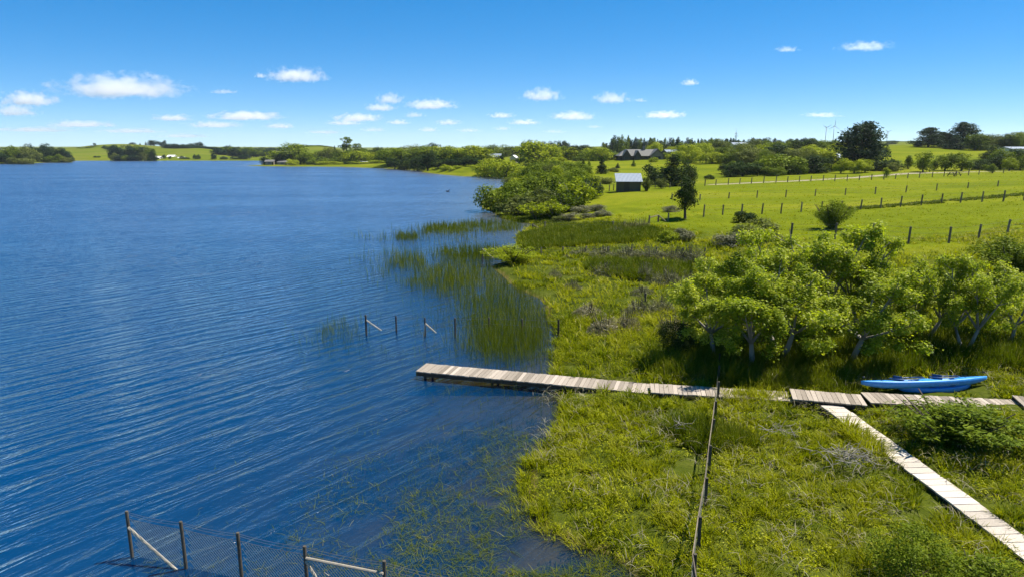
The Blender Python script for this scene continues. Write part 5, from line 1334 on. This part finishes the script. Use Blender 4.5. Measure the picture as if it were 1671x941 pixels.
# reeds standing in the water
REEDS = [([(735,455),(800,440),(850,470),(880,500),(905,545),(900,560),(860,585),(800,580),(770,540),(755,495)], 8500, .75, 1.0),
         ([(680,415),(760,425),(800,440),(760,470),(740,490),(700,470),(630,450),(640,425)], 3400, .85, .75),
         ([(770,520),(905,545),(890,575),(820,592),(770,575)], 2300, .65, .9), ([(596,413),(660,408),(700,430),(640,432)], 420, .8, .5), ([(630,425),(720,420),(735,455),(700,478),(640,458)], 900, .8, .6),
         ([(625,386),(680,386),(680,391),(625,391)], 900, .95, 1.0), ([(685,372),(760,366),(842,363),(842,376),(760,380),(690,383)], 4200, .9, 1.0), ([(553,381),(630,384),(690,384),(690,398),(600,390)], 260, .8, .4), ([(700,383),(790,386),(800,394),(720,398)], 500, .8, .5),
         ([(725,408),(800,405),(825,412),(800,424),(740,424)], 2600, .9, 1.0), ([(715,412),(740,406),(730,424)], 300, .9, .6), ([(838,368),(912,370),(912,373),(880,380),(840,378)], 300, .6, .5),
         ([(488,532),(520,524),(570,520),(575,550),(540,562),(500,556)], 620, .55, .7), ([(560,545),(680,560),(680,590),(590,580)], 90, .4, .4), ([(588,550),(612,550),(612,578),(590,575)], 60, .4, .5), ([(740,540),(780,545),(860,590),(760,585)], 420, .6, .5),
         ([(700,620),(790,628),(900,640),(910,655),(800,648),(710,640)], 200, .42, .6), ([(880,575),(905,580),(905,606),(880,606)], 150, .5, .8), ([(905,628),(925,640),(915,690),(885,690),(890,640)], 120, .45, .7), ([(690,655),(900,660),(900,720),(720,760)], 260, .35, .4), ([(600,640),(700,650),(720,760),(600,740)], 90, .28, .3)]
PP, HH, TT, AZ, LN, WW = [], [], [], [], [], []
for poly, n, h, up in REEDS:
    P, q = px_samples(poly, n); n = len(P); P = P+rs.normal(size=(n, 2))*np.where(rs.rand(n) < .2, 1.6, .45)[:, None]*np.array([1, 1.6])
    dn = fbm(P[:, 0]*.5, P[:, 1]*.35, 41, 3); edge = dist_line(q[:, 0], q[:, 1], poly+[poly[0]]); mk = rs.rand(n) < .8; mk &= (dn+.22*(np.clip(edge/16, 0, 1)-1)*rs.uniform(.3, 1.6, n) > .52-.34*up) & off_decks(P[:, 0], P[:, 1], .0) & (lake_sd(P[:, 0], P[:, 1]) < .3); P = P[mk]; n = len(P)
    PP.append(np.c_[P, np.full(n, -.15)]); hv = (h*.85+.15)*rs.uniform(.5, 1.2, n); HH.append(hv); AZ.append(rs.uniform(0, 6.3, n)); LN.append(hv*np.abs(rs.normal(0, .22, n)))
    TT.append(np.clip(.35+.5*fbm(P[:, 0]*.3, P[:, 1]*.2, 8)-.1+.15*rs.normal(size=n), 0, .9)); WW.append(np.maximum(.008, .00056*P[:, 1])*rs.uniform(.7, 1.3, n))
PP, HH, TT, AZ, LN, WW = map(np.concatenate, (PP, HH, TT, AZ, LN, WW))
blade_obj('reeds', PP, HH, WW, LN, AZ, LN*.15, TT, 'rush', 3)
# floating and drowned weed in the shallows of the near right
PP, HH, TT, AZ, LN, WW = [], [], [], [], [], []
for poly, n, h in [([(560,690),(880,700),(870,800),(930,880),(1000,941),(560,941),(450,900)], 1500, .16), ([(660,800),(880,790),(950,900),(1020,960),(620,960)], 1500, .17), ([(200,700),(600,690),(560,900),(330,860)], 130, .12),
                   ([(760,700),(905,690),(885,760),(800,800)], 420, .18), ([(220,900),(480,930),(480,990),(240,960)], 160, .14), ([(830,870),(1040,920),(1080,990),(820,980)], 800, .22)]:
    P, q = px_samples(poly, n); P = P[(lake_sd(P[:, 0], P[:, 1]) < .1)]
    P = P[fbm(P[:, 0]*.9, P[:, 1]*.9, 55) > .36]; k = np.repeat(np.arange(len(P)), 3); n = len(k)
    PP.append(np.c_[P[k]+rs.normal(size=(n, 2))*.06, np.full(n, -.05)]); hv = h*rs.uniform(.4, 1.5, n); HH.append(hv); AZ.append(rs.uniform(0, 6.3, n)); LN.append(hv*rs.uniform(.3, 2.2, n))
    TT.append(np.clip(.45+.25*rs.normal(size=n), 0, 1)); WW.append(rs.uniform(.007, .013, n))
PP, HH, TT, AZ, LN, WW = map(np.concatenate, (PP, HH, TT, AZ, LN, WW))
blade_obj('water_weed', PP, HH, WW, LN, AZ, HH*rs.uniform(0, 1.0, len(HH)), TT, 'rush', 4)
# drowned weed on the lake bed
P, q = px_samples([(480,760),(880,660),(900,760),(880,820),(1060,960),(300,960)], 2600); sd = lake_sd(P[:, 0], P[:, 1]); mk = (sd < -.1) & (sd > -9) & (fbm(P[:, 0]*.6, P[:, 1]*.6, 23) > .42); P = P[mk]; k = np.repeat(np.arange(len(P)), 6); n = len(k)
zb = hgt(P[:, 0], P[:, 1])[k]; hv = np.minimum(rs.uniform(.1, .4, n), np.maximum(-zb-.03, .03))
blade_obj('drowned_weed', np.c_[P[k]+rs.normal(size=(n, 2))*.1, zb], hv, rs.uniform(.015, .03, n), hv*rs.uniform(.3, 1.5, n), rs.uniform(0, 6.3, n), hv*.1, np.clip(.5+.2*rs.normal(size=n), 0, .85), 'rush', 3)

# tangles of bleached dead branches
def tangle(px, pb, w, h, n, label):
    x, y, z = G(px, pb); s = Z_of(y, z)/F; m = MB(); rr = random.Random(px)
    W = w*s/2; Hh = h*s*.9
    for i in range(n):
        a = rr.uniform(0, 6.28); p = Vector((rr.gauss(0, W*.45), rr.gauss(0, W*.3), rr.uniform(.15, .35))); path = [p]; d = Vector((cos(a), sin(a)*.8, rr.uniform(-.1, .5)))
        for k in range(5):
            d = (d+Vector((rr.gauss(0, .35), rr.gauss(0, .35), rr.gauss(-.05, .3)))).normalized(); p = p+d*rr.uniform(.08, .2)*max(W, .6); p.z = min(max(p.z, .05), Hh+.25); path.append(p.copy())
        r0 = rr.uniform(.005, .012); m.tube(path, [r0*(1-.13*k) for k in range(len(path))], 4, rr.random(), cap=False)
    o = link('dead_branches', m.mesh('dead_branches', smooth=True), M['deadwood'], None, (x, y, z+.12)); tag(o, label, 'dead branches')
M['deadwood'] = simple('dead_wood', (.13,.115,.09), (.34,.31,.25), 8, .85)
tangle(1385, 765, 95, 42, 90, 'bleached tangle of dead branches left of the plank path')
tangle(1555, 705, 70, 40, 26, 'pale bare twigs showing in the shrub in front of the kayaks')
tangle(1270, 722, 60, 16, 26, 'thin line of dead twigs in the grass between the post line and the plank path')
tangle(1110, 712, 30, 16, 14, 'small grey twig heap just left of the post line')

# ------------------------------------------------------------------ clouds
def cloud_mat():
    m, nt, out = new_mat('cloud')
    tc = nt.nodes.new('ShaderNodeTexCoord'); oi = nt.nodes.new('ShaderNodeObjectInfo')
    # object coordinates run -1..1 over the box; the scale of the noise follows world size
    vs_ = nt.nodes.new('ShaderNodeVectorMath'); vs_.operation = 'LENGTH'
    mp = nt.nodes.new('ShaderNodeMapping'); mp.inputs['Scale'].default_value = (1, 1, 1); nt.links.new(tc.outputs['Object'], mp.inputs[0])
    sep = nt.nodes.new('ShaderNodeSeparateXYZ'); nt.links.new(mp.outputs[0], sep.inputs[0])
    # flat base: stretch the lower half
    zlow = math_(nt, 'MULTIPLY', math_(nt, 'MINIMUM', sep.outputs['Z'], 0.0), 2.2)
    zz = math_(nt, 'ADD', math_(nt, 'MAXIMUM', sep.outputs['Z'], 0.0), zlow)
    cmb = nt.nodes.new('ShaderNodeCombineXYZ'); nt.links.new(sep.outputs['X'], cmb.inputs[0]); nt.links.new(sep.outputs['Y'], cmb.inputs[1]); nt.links.new(zz, cmb.inputs[2])
    nt.links.new(cmb.outputs[0], vs_.inputs[0])
    nv = nt.nodes.new('ShaderNodeMapping'); nv.inputs['Scale'].default_value = (2.6, 1.6, 1.1); nt.links.new(tc.outputs['Object'], nv.inputs[0])
    off = nt.nodes.new('ShaderNodeCombineXYZ'); nt.links.new(math_(nt, 'MULTIPLY', oi.outputs['Random'], 57.0), off.inputs[0]); nt.links.new(math_(nt, 'MULTIPLY', oi.outputs['Random'], 31.0), off.inputs[1])
    nt.links.new(off.outputs[0], nv.inputs['Location'])
    nz = N(nt, 'ShaderNodeTexNoise', Scale=1.6, Detail=7, Roughness=.66); nt.links.new(nv.outputs[0], nz.inputs['Vector'])
    d = math_(nt, 'SUBTRACT', math_(nt, 'ADD', -.62, math_(nt, 'MULTIPLY', nz.outputs[0], 2.75)), vs_.outputs['Value'])
    d = math_(nt, 'MULTIPLY', math_(nt, 'MAXIMUM', d, 0.0), 1.7, clamp=True)
    at = N(nt, 'ShaderNodeAttribute', attribute_name='dens', attribute_type='OBJECT')
    d = math_(nt, 'MULTIPLY', d, at.outputs['Fac'])
    vs2 = nt.nodes.new('ShaderNodeVolumeScatter'); vs2.inputs['Color'].default_value = (1, 1, 1, 1); vs2.inputs['Anisotropy'].default_value = .35
    nt.links.new(d, vs2.inputs['Density']); nt.links.new(vs2.outputs[0], out.inputs['Volume'])
    return m
M['cloud'] = cloud_mat()
cube = MB(); cube.box((0, 0, 0), (2, 2, 2)); cme = cube.mesh('cloud'); cme.materials.append(M['cloud'])
CL = [(198,143,190,44,'largest cloud, a long white cumulus at the left',1),(48,163,92,28,'white cloud near the left edge, below and left of the largest',1),(22,181,80,24,'flat cloud cut by the left edge',.7),(132,203,100,14,'thin flat cloud low at the left',.5),
      (484,124,92,28,'bright puffy cloud alone high above the peninsula',1),(425,124,18,10,'tiny cloud puff just left of the bright puffy cloud',.6),(282,193,66,13,'small flat cloud under the right end of the largest cloud',.6),(403,190,115,18,'long flat cloud above the far shore ridge',.8),(350,204,86,13,'faint flat cloud under the long flat cloud',.5),(457,206,50,11,'small low cloud right of the faint flat cloud',.5),
      (637,162,44,20,'upper puff of a stacked pair of clouds near the middle',.8),(620,176,50,15,'lower puff of the stacked pair of clouds near the middle',.8),(584,193,78,17,'flat cloud below left of the stacked pair',.8),(562,201,56,10,'thin cloud touching the flat cloud below the stacked pair',.5),(704,171,78,20,'wide white cloud right of the stacked pair',.9),(676,188,32,10,'small puff under the wide white cloud',.5),(650,200,38,10,'low small cloud left of the two low puffs',.6),(732,200,40,12,'low cloud right of the two low puffs',.6),(700,212,32,9,'lowest small cloud above the shore row',.6),
      (818,189,40,11,'small cloud low over the big round tree',.7),(856,200,50,11,'flat low cloud below the bright round cloud',.6),(820,210,28,8,'faint low cloud puff near the treetops',.4),(884,156,62,24,'bright round topped cloud right of the middle',1),(936,190,70,17,'broad low cloud over the farm trees',.8),(999,161,56,22,'uneven white cloud right of the bright round topped one',.8),(1045,164,22,7,'tiny wisp beside the uneven white cloud',.4),(1084,188,68,14,'flat bottomed cloud over the farmhouse',.8),
      (1126,135,28,12,'small lone cloud high over the farmhouse',.7),(1412,76,80,18,'wispy cloud highest in the picture, at the upper right',.28),(1285,81,36,11,'faint wisp left of the highest cloud',.3),(1342,188,64,10,'faint thin streak above the wind turbines',.25),(970,207,24,6,'tiny low wisp over the pine belt',.4),(365,150,46,8,'faint thin wisp between the largest cloud and the bright puffy cloud',.25),(215,214,110,9,'very faint long streak low over the far shore hill',.22),(60,212,120,10,'very faint streak low at the left edge',.22),(530,216,60,8,'faint low wisp above the peninsula',.25),(610,212,44,8,'faint low wisp right of the tallest peninsula tree',.3),(765,213,40,8,'faint low wisp over the right end of the shore row',.28),(905,215,36,7,'faint low wisp over the farm trees',.25),(300,222,90,8,'palest streak just above the far ridge',.2)]
for px, py, w, h, lab, dn in CL:
    elev = (244-py)/F; D = min(1100/max(elev, .02), 26000)*.8
    x, y, z = at_depth(px, py+h*.12, D); s = D/F
    o = bpy.data.objects.new('cloud', cme); COL.objects.link(o); o.location = (x, y, z); o.rotation_euler = (0, 0, rnd.uniform(-.12, .12))
    o.scale = (w*s*.62, max(w*.4, h*1.0)*s*.62, h*s*.70); o['dens'] = dn*2.5/(max(h, 9)*s*.9)
    tag(o, lab, 'cloud', 'fair weather clouds')
scn.cycles.volume_step_rate = 1.0; scn.cycles.volume_max_steps = 128

# ------------------------------------------------------------------ air
m, nt, out = new_mat('haze')
pv = nt.nodes.new('ShaderNodeVolumePrincipled'); pv.inputs['Color'].default_value = (.86, .93, 1, 1); pv.inputs['Density'].default_value = .00006; pv.inputs['Anisotropy'].default_value = .2
nt.links.new(pv.outputs[0], out.inputs['Volume'])
hz = MB(); hz.box((0, 3090, 67.5), (14600, 6420, 145)); tag(link('haze', hz.mesh('haze'), m), kind='stuff')
